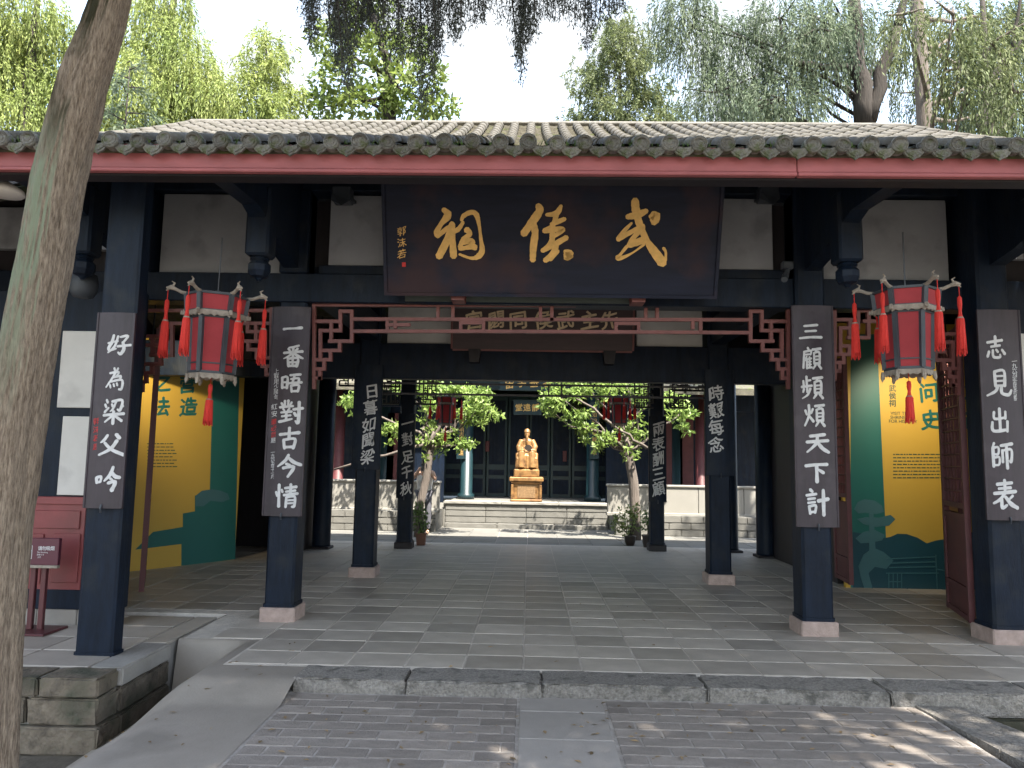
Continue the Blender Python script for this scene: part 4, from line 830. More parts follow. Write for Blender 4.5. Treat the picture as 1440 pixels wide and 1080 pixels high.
for a in ((1246, 786, 1316, 783), (1252, 792, 1316, 790), (1250, 798, 1318, 797), (1246, 806, 1320, 806), (1316, 780, 1318, 828), (1250, 806, 1250, 828), (1268, 806, 1268, 828), (1318, 800, 1330, 803), (1330, 803, 1335, 798), (1250, 818, 1268, 818), (1256, 806, 1256, 828), (1262, 806, 1262, 828)):
    p, q = on_y(a[0], a[1], pR.y-.012), on_y(a[2], a[3], pR.y-.012); mb.bar(p, q, .012, .002, up=(0, 1, 0))
mb.build('rooftop_print', M['tealpale'], ex)
for ch, px, py, sz in (('问', 1306, 552, .26), ('史', 1309, 590, .26), ('访', 1362, 552, .26), ('庙', 1362, 590, .26)):
    mb = MB(); font_char(mb, ch, on_y(px, py, pR.y-.0012), EX, EZ, sz, .002, .03, brush=.4); mb.build('character', M['teal'], ex)
mb = MB()
for ch, py in zip('武侯祠', (546, 556.5, 567)): font_char(mb, ch, on_y(1255, py, pR.y-.0012), EX, EZ, .095, .002, .015)
for tx, py, px in (('VISIT THE', 581, 1266), ('SHRINE', 586.6, 1262.5), ('FOR HISTORY', 592.2, 1270)): font_char(mb, tx, on_y(px, py, pR.y-.0012), EX, EZ, .058, .002, .01)
mb.build('subtitle', M['ink'], ex)
mb = MB()
for r_ in range(8):
    x_ = 1256
    while x_ < 1328: w_ = random.uniform(2, 7); mb.bar(on_y(x_, 639+r_*4.7, pR.y-.001), on_y(x_+w_, 639+r_*4.7, pR.y-.001), .013, .002, up=(0, 1, 0)); x_ += w_+1.2
mb.build('body_text', M['ink'], ex)

# lit picture lamps over the two panels
def picture_lamp(px, py, Y, target, label, power):
    p = on_y(px, py, Y); root = empty('picture_lamp', p, label, 'spotlight', 'picture lamps')
    dr = (Vector(target)-p).normalized()
    MB().tube([p-dr*.11, p-dr*.02, p+dr*.03], [.032, .04, .045], 10).build('housing', M['metal'], root)
    MB().tube([p-dr*.08+EZ*.03, Vector((p.x, p.y, p.z+.9))], .010, 6).build('stem', M['metal'], root)
    bm = bmesh.new(); bmesh.ops.create_uvsphere(bm, u_segments=12, v_segments=8, radius=.034); me = bpy.data.meshes.new('bulb'); bm.to_mesh(me); bm.free(); me.materials.append(M['bulb']); put('bulb', me, root).location = p+dr*.035
    l = bpy.data.lights.new('lamp_light', 'SPOT'); l.energy = power; l.spot_size = R(95); l.spot_blend = .9; l.color = (1, .84, .58); l.shadow_soft_size = .05
    lo = bpy.data.objects.new('lamp_light', l); COL.objects.link(lo); lo.location = p+dr*.09; lo.rotation_euler = dr.to_track_quat('-Z', 'Y').to_euler()
picture_lamp(217, 482, 8.5, (-4.75, 10.1, 2.3), 'small lit spotlight above the building-art display panel', 16)
picture_lamp(1328, 488, 8.3, (4.85, 9.48, 2.0), 'small lit spotlight above the history display panel', 16)

# ================================================================== SMALL FITTINGS
def floodlight(px, py, Y, label):
    p = on_y(px, py, Y); root = empty('floodlight', p, label, 'floodlight', 'floodlights on the lintel')
    MB().cbox(p.x-.10, p.x+.07, p.y-.06, p.y+.08, p.z-.05, p.z+.09, b=.01).build('housing', M['metal'], root)
    MB().add([(p.x-.10, p.y-.07, p.z-.05), (p.x+.0, p.y-.1, p.z-.11), (p.x+.07, p.y-.07, p.z-.05), (p.x+.07, p.y-.06, p.z+.02), (p.x-.1, p.y-.06, p.z+.02)], [(0, 1, 2, 3, 4)]).build('visor', M['metal'], root)
    MB().bar((p.x, p.y+.08, p.z+.05), (p.x, FY-.1, p.z+.10), .03).build('bracket', M['metal'], root)
floodlight(484, 278, 6.45, 'black floodlight beside the left end of the name board'); floodlight(1082, 276, 6.45, 'black floodlight beside the right end of the name board')
p = on_y(118, 402, 6.2); ls = empty('loudspeaker', p, 'small dark round loudspeaker under the beam behind the leaning trunk', 'loudspeaker')
MB().lathe([(.03, .12), (.10, .10), (.115, .02), (.11, -.05), (.08, -.10), (.02, -.115)], p, 14).build('case', M['lantframe'], ls, smooth=True); MB().bar(p+EZ*.11, p+EZ*.3, .02).build('stem', M['metal'], ls)
p = on_y(6, 272, 5.35); dl = empty('dome_lamp', p, 'white dome lamp under the eave next to the leaning trunk', 'lamp')
MB().lathe([(.02, .10), (.05, .08), (.13, .03), (.14, .0), (.13, -.01), (.02, -.01)], p, 16).build('shade', M['plaster'], dl, smooth=True); MB().tube([p+EZ*.1, p+EZ*.45], .012, 6).build('stem', M['metal'], dl)
p = on_y(1108, 376, 6.6); sc = empty('security_camera', p, 'small security camera on the lintel above the three-stroke couplet board', 'camera')
MB().cbox(p.x-.05, p.x+.05, p.y-.02, p.y+.06, p.z-.02, p.z+.06, b=.012).build('mount', M['metal'], sc); MB().tube([p+Vector((0, 0, -.02)), p+Vector((-.03, -.02, -.08)), p+Vector((-.07, -.10, -.14))], [.018, .03, .028], 9).build('body', M['lantframe'], sc)

# no-smoking sign on a twin-post stand
q0 = on_z(48, 889); SY = q0.y-.02; sg = empty('no_smoking_sign', (q0.x, SY, 0), 'plum no-smoking sign on a twin-post maroon stand behind the leaning trunk', 'sign')
x1 = on_y(84, 780, SY).x; x0 = x1-.40; zt, zb = on_y(84, 757, SY).z, on_y(84, 799, SY).z
MB().cbox(x0, x1, SY-.02, SY+.02, zb+.025, zt, b=.004).build('plate', M['signplum'], sg); MB().cbox(x0, x1, SY-.024, SY+.02, zb, zb+.024, b=.003).build('pale_strip', M['lantcream'], sg)
for px in (41, 56): xx = on_y(px, 840, SY).x; MB().cbox(xx-.022, xx+.022, SY+.021, SY+.06, .02, zb+.12, b=.004).build('post', M['signpost'], sg)
MB().cbox(x0+.02, x1-.0, SY-.13, SY+.2, 0, .02, b=.005).build('base_plate', M['signpost'], sg)
mb = MB()
for i, ch in enumerate('请勿吸烟'): font_char(mb, ch, on_y(56.5+5.8*i, 771, SY-.0205), EX, EZ, .038, .001, .015)
for tx, px, py, sz in (('No Smoking', 60, 776.5, .018), ('禁煙です', 57, 780, .016), ('금연', 55, 783.5, .016)): font_char(mb, tx, on_y(px, py, SY-.0205), EX, EZ, sz, .001, .01)
a, b = on_y(37, 785, SY), on_y(48, 767, SY)
for u in ((a.x, a.z, b.x, a.z), (a.x, b.z, b.x, b.z), (a.x, a.z, a.x, b.z), (b.x, a.z, b.x, b.z)): mb.bar((u[0], SY-.021, u[1]), (u[2], SY-.021, u[3]), .004, .002, up=(0, 1, 0))
mb.bar((a.x+.012, SY-.021, (a.z+b.z)/2-.02), (b.x-.02, SY-.021, (a.z+b.z)/2-.02), .012, .002, up=(0, 1, 0))
for k in range(3): mb.tube([(b.x-.035+.012*k, SY-.021, (a.z+b.z)/2-.005), (b.x-.028+.012*k, SY-.021, (a.z+b.z)/2+.015), (b.x-.038+.012*k, SY-.021, (a.z+b.z)/2+.03)], .002, 4)
mb.build('lettering', M['white'], sg)
mb = MB(); mb.bar((a.x+.005, SY-.0235, b.z-.005), (b.x-.005, SY-.0235, a.z+.005), .007, .002, up=(0, 1, 0)); mb.build('red_slash', M['redink'], sg)

# ================================================================== COURTYARD
# stone terrace with a long front riser, grey plinths and cream parapets either side
ter = MB().box(-1.95, 1.85, 17.05, 30, -.5, .50).build('terrace', M['courtstone'], kind='structure')
for a, b in ((-1.95, -.62), (-.615, .70), (.705, 1.85)): stone('coping_stone', M['whitewall'], ter, a, b, 16.98, 17.5, .50, .56, amp=.003)
for r_, (y0, y1, z0, z1) in enumerate(((16.78, 17.06, -.03, .075),)):
    for a, b in ((-1.9, -.7), (-.695, .6), (.605, 1.8)): stone('step_stone', M['courtstone'], ter, a, b, y0, y1, z0, z1, amp=.003)
for r_ in range(3):
    for k in range(4): stone('facing_stone', M['courtstone'], ter, -1.9+.93*k, -1.9+.93*(k+1)-.006, 17.02, 17.06, .08+.14*r_, .08+.14*r_+.137, amp=.002)
for s, x0, x1 in ((-1, -6.2, -1.96), (1, 1.86, 6.6)):
    nm = 'side_terrace'; Y0 = 15.75
    st = MB().box(x0, x1, Y0+.03, 30, -.5, .40).build(nm, M['courtstone'], kind='structure')
    for r_ in range(3):
        x = x0+(.2 if r_ % 2 else 0)
        while x < x1-.1:
            ln = .46; b = min(x+ln, x1); stone('stone', M['courtstone'], st, x, b-.006, Y0-.005, Y0+.06, -.02+.14*r_, -.02+.14*r_+.136, amp=.003); x += ln
    # cream parapet
    a, b = (x0, -1.93) if s < 0 else (1.72, x1)
    pr = empty('parapet', ((a+b)/2, Y0+.4, .4), 'low cream parapet behind the %s' % ('slim board of five characters and its tree' if s < 0 else 'greenish trunk and variegated bush'), 'parapet')
    n_ = 5; w_ = (b-a)/n_
    for k in range(n_): MB().cbox(a+w_*k+.004, a+w_*(k+1)-.004, Y0+.32, Y0+.48, .40, .99, b=.01).build('panel', M['whitewall'], pr)
    MB().cbox(a-.02, b+.02, Y0+.29, Y0+.51, .99, 1.04, b=.012).build('coping', M['whitewall'], pr)
    MB().cbox(a-.02, b+.02, Y0+.30, Y0+.50, .36, .44, b=.012).build('foot_moulding', M['whitewall'], pr)
    # gallery behind it: red columns, dark wall, roof
    g = empty('gallery', ((a+b)/2, Y0+2, .4), 'shaded side gallery with red columns behind the %s parapet' % ('board-side' if s < 0 else 'bush-side'), 'gallery')
    box('back_wall', M['lacquer'], g, x0-2, -2.2 if s < 0 else x1+2, Y0+3.4, Y0+3.5, .4, 3.6) if s < 0 else box('back_wall', M['lacquer'], g, 2.0, x1+2, Y0+3.4, Y0+3.5, .4, 3.6)
    for px in ((512, 478) if s < 0 else (1070, 985)):
        c_ = on_y(px, 600, Y0+1.7); MB().lathe([(.16, 0), (.16, .1), (.13, .12), (.12, 2.9)], (c_.x, Y0+1.7, .4), 16).build('column', M['doorred'], g, smooth=True)
    for px in ((540, 556) if s < 0 else (945, 960, 1095)):
        c_ = on_y(px, 600, Y0+3.3); box('door', M['doorred'], g, c_.x-.28, c_.x+.28, Y0+3.33, Y0+3.39, .4, 2.7)
    xa, xb = (x0-2, -2.35) if s < 0 else (2.25, x1+2)
    MB().prism([(Y0+.7, 3.05), (Y0+.7, 3.2), (Y0+2.6, 4.0), (Y0+4.6, 3.2), (Y0+4.6, 3.05), (Y0+2.6, 3.85)], 'x', xa, xb).build('roof', M['pantile'], g)
    box('lintel', M['lacquer'], g, xa, xb, Y0+1.6, Y0+1.8, 2.75, 3.1)
# stele-like name plates on the gallery columns
for px, py0, py1, tx, lb in ((506, 575, 628, '忠武千古', 'thin vertical plate with pale writing on the red gallery column'),):
    c_ = on_y(px, 600, 17.2); r_ = empty('wall_plate', c_, lb, 'plaque'); MB().cbox(c_.x-.10, c_.x+.10, c_.y, c_.y+.03, c_.z-.5, c_.z+.5, b=.005).build('panel', M['lacquer'], r_)
    mb = MB()
    for i in range(5): mb.bar((c_.x, c_.y-.002, c_.z+.38-.18*i), (c_.x, c_.y-.002, c_.z+.26-.18*i), .07, .004, up=(0, 1, 0))
    mb.build('faint_writing', M['palegold'], r_)

# memorial hall at the end of the axis
mh = empty('memorial_hall', (0, 20, .5), 'dark teal memorial hall at the end of the axis behind the seated statue', 'hall')
HY = 19.2
box('back_wall', M['hallwood'], mh, -4.2, 4.2, HY+2.2, HY+2.35, .5, 5.2); box('ceiling', M['darkwood'], mh, -4.4, 4.4, HY-.4, HY+2.3, 4.4, 4.5)
for x in (-1.62, 1.66): MB().lathe([(.22, 0), (.22, .12), (.165, .16), (.155, 3.9)], (x, HY, .5), 20).build('column', M['hallwood'], mh, smooth=True)
for x in (-3.8, 3.8): MB().lathe([(.22, 0), (.22, .12), (.165, .16), (.155, 3.9)], (x, HY, .5), 20).build('column', M['hallwood'], mh, smooth=True)
box('lintel', M['hallwood'], mh, -4.2, 4.2, HY-.12, HY+.12, 3.35, 3.75); box('frieze_board', M['hallwood'], mh, -4.2, 4.2, HY-.04, HY+.04, 3.75, 4.4)
for k in range(8):
    x = -2.4+.6*k; dr = box('door_leaf', M['hallwood'], mh, x+.01, x+.59, HY+1.5, HY+1.56, .5, 3.4, bevel=.01)
    for zz0, zz1 in ((.6, 1.0), (1.1, 1.25), (1.4, 3.2)): box('door_panel', M['lacquer'], dr, x+.08, x+.52, HY+1.485, HY+1.505, zz0, zz1, bevel=.006)
for px, py in ((685, 627), (794, 641)):      # red slips painted in for lit patches in the door windows
    c_ = on_y(px, py, HY+1.40); box('red_glint', M['doorred'], mh, c_.x-.05, c_.x+.06, HY+1.43, HY+1.47, c_.z-.16, c_.z+.14)
MB().prism([(HY-1.3, 4.25), (HY-1.3, 4.42), (HY+1.2, 6.4), (HY+4.2, 4.42), (HY+4.2, 4.25), (HY+1.2, 6.2)], 'x', -5.2, 5.2).build('roof', M['pantile'], mh)
mb = MB()
for i in range(50): mb.tube([(-5.1+.208*i, HY-1.3, 4.44), (-5.1+.208*i, HY+1.2, 6.43)], .055, 6)
mb.build('roof_tiles', M['rooftile'], mh, kind='stuff')
# side walls close the hall
for x in (-4.2, 4.1): box('side_wall', M['hallwood'], mh, x, x+.1, HY, HY+2.2, .5, 4.4)
def hboard(label, Y, px0, px1, py0, py1, chars, size, m, ink):
    a, b = on_y(px0, py1, Y), on_y(px1, py0, Y); r_ = empty('hall_board', ((a.x+b.x)/2, Y, a.z), label, 'name board')
    MB().cbox(a.x, b.x, Y, Y+.05, a.z, b.z, b=.008).build('panel', m, r_); mb = MB()
    for ch, px, py in chars: font_char(mb, ch, on_y(px, py, Y-.001), EX, EZ, size, .004, .02, brush=.4)
    mb.build('characters', ink, r_)
hboard('small hall board with three gold characters above the statue', HY-.3, 722, 762, 562, 583, (('堂', 729.7, 573), ('遠', 741, 573), ('靜', 753, 573)), .20, M['hallwood'], M['gold'])
hboard('hall board with four gold characters partly hidden by the pierced frieze', HY-.75, 702, 784, 524, 549, (('宙', 716.5, 540), ('宇', 733.5, 538), ('垂', 751, 538), ('名', 769.5, 538)), .25, M['hallwood'], M['gold'])
for px, py0, py1, side in ((649, 588, 640, 'leafy-bush'), (836, 570, 640, 'variegated-bush')):
    Yc = HY-.19; c_ = on_y(px, (py0+py1)/2, Yc); hh = on_y(px, py0, Yc).z-on_y(px, py1, Yc).z
    r_ = empty('column_board', (c_.x, Yc, c_.z-hh/2), 'thin hall column board with tiny gold writing on the %s side' % side, 'couplet board')
    MB().cbox(c_.x-.12, c_.x+.12, Yc, Yc+.03, c_.z-hh/2-.1, c_.z+hh/2+.1, b=.006).build('panel', M['hallwood'], r_); mb = MB()
    for i, ch in enumerate('澹泊明志寧靜致遠'): font_char(mb, ch, (c_.x, Yc-.001, c_.z+hh/2-hh*(i+.5)/8), EX, EZ, .13, .003, .01)
    mb.build('writing', M['gold'], r_)

# pedestal and seated statue
PX, PY = on_y(740, 700, 17.6).x, 17.6
pd = empty('pedestal', (PX, PY, .56), 'gilded square pedestal with moulded cornice carrying the seated figure', 'pedestal')
z = .56
for w_, h_, nm in ((.74, .06, 'foot'), (.64, .36, 'shaft'), (.72, .05, 'lower_cornice'), (.80, .10, 'upper_cornice'), (.60, .18, 'seat_block')):
    MB().cbox(PX-w_/2, PX+w_/2, PY-w_/2, PY+w_/2, z, z+h_, b=.02 if nm != 'shaft' else .01).build(nm, M['bronze'], pd); z += h_
MB().cbox(PX-.21, PX+.21, PY-.334, PY-.321, .65, .95, b=.003).build('inscription_plate', mat('dull_bronze_plate', (0.20, 0.12, 0.055), 0.5, 0.3, 25, 0.5, 60), pd)
for s in (-1, 1):
    for k in range(2): MB().cbox(PX+s*.33-.03, PX+s*.33+.03, PY-.36, PY-.30, .63, .96, b=.012).build('corner_post', M['bronze'], pd) if k == 0 else None
z_top = z
mb = MB()          # seated robed figure: one continuous surface fused from lofted volumes
S_ = lambda z, rx, ry, cy_=0, n=18: [(PX+rx*math.cos(2*math.pi*k/n), PY+cy_+ry*math.sin(2*math.pi*k/n), z_top+z) for k in range(n)]
def loft(sec):
    n = len(sec[0]); mb.add([p for s in sec for p in s], [(i*n+k, i*n+(k+1) % n, (i+1)*n+(k+1) % n, (i+1)*n+k) for i in range(len(sec)-1) for k in range(n)]+[tuple(range(n-1, -1, -1)), tuple((len(sec)-1)*n+k for k in range(n))])
loft([S_(-.01, .36, .34), S_(.04, .36, .34), S_(.06, .31, .30), S_(.20, .29, .29, -.02), S_(.22, .33, .30, -.02), S_(.40, .31, .29, -.03), S_(.47, .28, .24, -.02), S_(.55, .20, .16, .04), S_(.72, .175, .13, .08), S_(.84, .185, .12, .08), S_(.90, .13, .09, .08), S_(.93, .06, .06, .075), S_(.955, .055, .055, .07), S_(.985, .075, .085, .06), S_(1.03, .085, .095, .06), S_(1.08, .08, .09, .065), S_(1.10, .095, .10, .07), S_(1.13, .09, .095, .075), S_(1.20, .065, .06, .085), S_(1.215, .02, .02, .085)])
for s in (-1, 1):
    mb.tube([(PX+s*.15, PY+.07, z_top+.86), (PX+s*.235, PY+.02, z_top+.66), (PX+s*.20, PY-.12, z_top+.53), (PX+s*.08, PY-.20, z_top+.55)], [.085, .095, .10, .05], 10)      # sleeves
    mb.tube([(PX+s*.13, PY, z_top+.46), (PX+s*.155, PY-.25, z_top+.44), (PX+s*.16, PY-.28, z_top+.25), (PX+s*.16, PY-.29, z_top+.05)], [.13, .12, .10, .12], 10)             # knees under the robe
    mb.tube([(PX+s*.27, PY-.1, z_top+.45), (PX+s*.27, PY-.27, z_top+.30), (PX+s*.28, PY-.27, z_top+.04)], [.07, .06, .07], 8)
mb.tube([(PX, PY-.035, z_top+1.0), (PX, PY-.05, z_top+.92), (PX, PY-.07, z_top+.80), (PX, PY-.07, z_top+.70)], [.028, .035, .03, .008], 7)      # long beard
mb.tube([(PX, PY-.045, z_top+1.05), (PX, PY-.06, z_top+1.025)], [.012, .018], 6)
for k in range(-4, 5): mb.tube([(PX+.05*k, PY-.31+.01*abs(k), z_top+.40), (PX+.055*k, PY-.33+.01*abs(k), z_top+.20), (PX+.06*k, PY-.35+.012*abs(k), z_top+.03)], [.015, .02, .024], 5)
mb.add(*(lambda p: (p, [tuple(range(len(p)))]))([(PX+.05+.13*math.cos(t), PY-.255, z_top+.56+.13*math.sin(t)) for t in np.linspace(.2, 2.9, 9)]+[(PX+.05, PY-.25, z_top+.52)]))
mb.v = [(PX+(a-PX)*.80, PY+(b-PY)*.80, z_top+(c-z_top)*.80) for a, b, c in mb.v]; tmp = mb.build('statue', M['bronze']); md = tmp.modifiers.new('r', 'REMESH'); md.mode = 'VOXEL'; md.voxel_size = .009; md.use_smooth_shade = True
dg = bpy.context.evaluated_depsgraph_get(); me = bpy.data.meshes.new_from_object(tmp.evaluated_get(dg)); tmp.modifiers.clear(); tmp.data = me
tag(tmp, 'gilded seated bronze figure in robes with tall cap and long beard', 'statue')
# feather fan held across the lap
MB().prism([(PX+.03+.10*math.cos(t), z_top+.48+.10*math.sin(t)) for t in np.linspace(.15, 3.0, 12)]+[(PX+.03, z_top+.42)], 'y', PY-.22, PY-.21).build('fan', M['pot_d'], tmp)

# ================================================================== FOLIAGE AND TREES
def leaf_soup(name, P, D, L, W, m, parent):
    P, D = np.asarray(P, float), np.asarray(D, float); n = len(P); L = np.broadcast_to(L, n).reshape(n, 1); W = np.broadcast_to(W, n).reshape(n, 1)
    D = D/(np.linalg.norm(D, axis=1, keepdims=True)+1e-9); q = rng.normal(size=(n, 3)); Sd = np.cross(D, q); Sd /= np.linalg.norm(Sd, axis=1, keepdims=True)+1e-9
    V = np.stack([P, P+D*L*.45+Sd*W*.5, P+D*L, P+D*L*.45-Sd*W*.5], 1).reshape(-1, 3)
    me = bpy.data.meshes.new(name); me.vertices.add(4*n); me.vertices.foreach_set('co', V.ravel().astype(np.float32))
    me.loops.add(4*n); me.loops.foreach_set('vertex_index', np.arange(4*n, dtype=np.int32)); me.polygons.add(n)
    me.polygons.foreach_set('loop_start', np.arange(0, 4*n, 4, dtype=np.int32)); me.polygons.foreach_set('loop_total', np.full(n, 4, np.int32))
    me.update(calc_edges=True); me.materials.append(m); return put(name, me, parent)
def in_ellipsoid(n, c, r, shell=.35):
    d = rng.normal(size=(n, 3)); d /= np.linalg.norm(d, axis=1, keepdims=True); k = (shell+(1-shell)*rng.random((n, 1)))**.6
    return np.array(c)+d*k*np.array(r), d
def droop_sprays(origins, out, n_leaf, length, sag, L, W, pj=.035, dj=.45):
    """hanging cypress sprays: leaves strung along a drooping line from every origin"""
    n = len(origins); t = np.linspace(0, 1, n_leaf)[None, :, None]; ln = (length*(.5+rng.random((n, 1, 1))))
    out = out/(np.linalg.norm(out, axis=1, keepdims=True)+1e-9); o = out[:, None, :]*np.array([1, 1, .35])
    P = origins[:, None, :]+o*ln*t*(1-.35*t)*(1-sag*.6)+np.array([0, 0, -1])*ln*(t**1.6)*sag
    P = P+rng.normal(size=P.shape)*pj*length
    D = o*(1-t)+np.array([0, 0, -1])*(.4+1.2*t)*sag+rng.normal(size=P.shape)*dj
    k = P.shape[0]*P.shape[1]
    return P.reshape(-1, 3), D.reshape(-1, 3), L*(.6+.8*rng.random(k)), W*(.6+.8*rng.random(k))
def limb(mb, a, b, r0, r1, wob=.12, n=5, seg=7):
    a, b = Vector(a), Vector(b); ln = (b-a).length
    pts = [a.lerp(b, i/n)+Vector((random.uniform(-1, 1), random.uniform(-1, 1), random.uniform(-.6, .6)))*wob*ln*.3*math.sin(math.pi*i/n) for i in range(n+1)]
    mb.tube(pts, [r0+(r1-r0)*i/n for i in range(n+1)], seg); return pts
def conifer(px, py_top, Y, base_z, rad, label, m, n_tw=1500, bark='bark_d', sag=.8, cat='tree', L=.20, W=.045, lean=0, power=.8, top_z=None, gap=.0, spray=.55, low=.12, trunk_r=.22, grp='trees behind the hall'):
    """tall tapering cypress: trunk, limbs in whorls, drooping sprays"""
    top = on_y(px, py_top, Y); zt = top.z; x0 = top.x; root = empty('cypress_tree', (x0-lean, Y, base_z), label, cat, grp)
    mb = MB(); H = zt-base_z; mb.tube([(x0-lean*(1-t), Y, base_z+H*t) for t in np.linspace(0, .97, 9)], [trunk_r*(1-.9*t) for t in np.linspace(0, 1, 9)], 9)
    O, D = [], []; nl = int(H*5)
    for i in range(nl):
        t = low+(1-low)*i/nl; az = i*2.4+random.uniform(-.5, .5); r_ = rad*((1-t)**power)*random.uniform(.65, 1.1)+.15
        c = Vector((x0-lean*(1-t), Y, base_z+H*t)); e = c+Vector((math.cos(az)*r_, math.sin(az)*r_, r_*.25))
        limb(mb, c, e, .05*(1-t)+.012, .008, n=3, seg=5)
        k = max(3, int(n_tw*r_/rad/nl*1.6))
        for _ in range(k):
            s = random.random()**.6
            if random.random() < gap: continue
            O.append(tuple(c.lerp(e, .25+.8*s)+Vector(rng.normal(size=3)*.12*rad*.5))); D.append((math.cos(az)+random.gauss(0, .5), math.sin(az)+random.gauss(0, .5), .1))
    mb.build('trunk', M[bark], root, smooth=True)
    leaf_soup('crown', *droop_sprays(np.array(O), np.array(D), 16, spray, sag, L, W), m, root); return root
def clumped(root, clumps, n_per, m, L, W, weep=0.0, name='crown', shell=.3):
    Ps, Ds, Ls, Ws = [], [], [], []
    for c, r in clumps:
        n = int(n_per*(r[0]*r[1]*r[2])**(1/1.5)); p, d = in_ellipsoid(n, c, r, shell)
        if weep:
            a = droop_sprays(p, d+rng.normal(size=d.shape)*.3, 22, .85, weep, L, W, .02, .28)
            Ps.append(a[0]); Ds.append(a[1]); Ls.append(a[2]); Ws.append(a[3])
        else:
            Ps.append(p); Ds.append(d*.5+rng.normal(size=d.shape)*.8+np.array([0, 0, -.15])); Ls.append(L*(.6+.8*rng.random(n))); Ws.append(W*(.6+.8*rng.random(n)))
    return leaf_soup(name, np.concatenate(Ps), np.concatenate(Ds), np.concatenate(Ls), np.concatenate(Ws), m, root)
def px_clump(px, py, Y, rpx, rpy, dy=None):
    c = on_y(px, py, Y); k = Y/F*1.05; return (tuple(c), (rpx*k, dy or rpx*k, rpy*k))

# --- sunlit yellow-green weeping cypresses, left background
def weeper(label, trunk_px, Y, clumps, m, n_per, bark='bark_d', weep=1.0, tr=.22, top=None, L=.17, W=.04, extra=None):
    b = on_y(trunk_px, 200, Y); root = empty('cypress_tree', (b.x, Y, -.5), label, 'tree', 'trees behind the hall')
    cl = [px_clump(a, b_, Y+dy, rx, ry) for a, b_, dy, rx, ry in clumps]; mb = MB(); zt = max(c[0][2] for c in cl)+1.0
    pts = [Vector((b.x, Y, -.5)), Vector((b.x+.1, Y, 3)), Vector((b.x-.05, Y, 6)), Vector((b.x-.12, Y, zt*.8)), Vector((b.x-.1, Y, zt))]
    mb.tube(pts, [tr, tr*.96, tr*.9, tr*.7, .03], 10, jit=.08)
    for c, r in cl:
        z0 = max(1, c[2]-random.uniform(.8, 2.2)); bx = Vector((b.x, Y, z0)); limb(mb, bx, c, .045, .012, n=5)
        for _ in range(3): limb(mb, c, Vector(c)+Vector((random.uniform(-1, 1)*r[0], random.uniform(-1, 1)*r[1], random.uniform(-.5, .7)*r[2])), .03, .008, n=3, seg=5)
    for a in extra or []: limb(mb, on_y(a[0], a[1], Y-.3), on_y(a[2], a[3], Y-.4), a[4], a[5], n=6, wob=.12)
    mb.build('trunk', M[bark], root, smooth=True)
    clumped(root, cl, n_per, m, L, W, weep); return root
weeper('sunlit yellow-green weeping cypress mass behind the leaning trunk', 40, 18.5, [(20, 10, 0, 75, 55), (70, 70, 1, 75, 55), (5, 115, 0, 60, 50), (100, 135, 1, 65, 45), (30, 165, 0, 60, 35), (-20, 60, 0, 60, 60)], M['leaf_y'], 330, L=.13, W=.030)
weeper('sunlit yellow-green cypress sloping down towards the pointed tree', 235, 20.0, [(205, 40, 0, 60, 55), (245, 80, 0, 65, 50), (275, 120, 0, 60, 45), (320, 145, 0, 55, 32), (185, 120, -1, 60, 55), (215, 165, 0, 80, 35), (235, -5, 0, 40, 35)], M['leaf_y'], 330, L=.13, W=.030)
conifer(184, 74, 13.6, -.5, 1.3, 'narrow dark green young cypress close to the leaning trunk', M['leaf_b'], 900, L=.12, W=.035, sag=.5, trunk_r=.08)
conifer(104, 128, 14.2, -.5, 1.1, 'short bright green young cypress seen left of the leaning trunk', M['leaf_g'], 700, L=.12, W=.035, sag=.5, trunk_r=.08)
conifer(376, 42, 20.5, -.5, 2.9, 'pointed yellow-green cypress with a wispy top', M['leaf_y'], 9000, L=.14, W=.036, sag=.7, power=.72)
conifer(872, 22, 23.5, -.5, 4.4, 'broad pointed grey-green conifer standing alone against the sky', M['leaf_o'], 16000, L=.15, W=.036, sag=.6, power=.72, trunk_r=.3, spray=.38)
# broadleaf tree behind the roof
b = on_y(545, 180, 21.0); bt = empty('broadleaf_tree', (b.x, 21, -.5), 'leafy bright green broadleaf tree with forked trunk behind the roof', 'tree', 'trees behind the hall')
mb = MB(); mb.tube([(b.x, 21, -.5), (b.x+.1, 21, 5), on_y(547, 160, 21), on_y(548, 100, 21), on_y(530, 40, 21), on_y(520, 0, 21)], [.32, .27, .22, .17, .1, .05], 10, jit=.1)
cl = [px_clump(*a) for a in ((470, 60, 21, 38, 34), (505, 35, 21.5, 40, 30), (540, 70, 20.5, 36, 34), (480, 115, 21, 42, 36), (455, 150, 21, 30, 26), (520, 145, 20.6, 42, 26), (600, 105, 21, 34, 26), (575, 55, 21.4, 32, 26), (620, 150, 21.3, 30, 18), (585, 150, 20.8, 34, 20), (560, 115, 20.3, 26, 24), (515, -10, 21, 50, 30))]
for c, r in cl: limb(mb, on_y(547, random.uniform(95, 170), 21), c, .07, .02, n=4)
mb.build('trunk', M['bark_d'], bt, smooth=True); clumped(bt, cl, 900, M['leaf_l'], .20, .10)
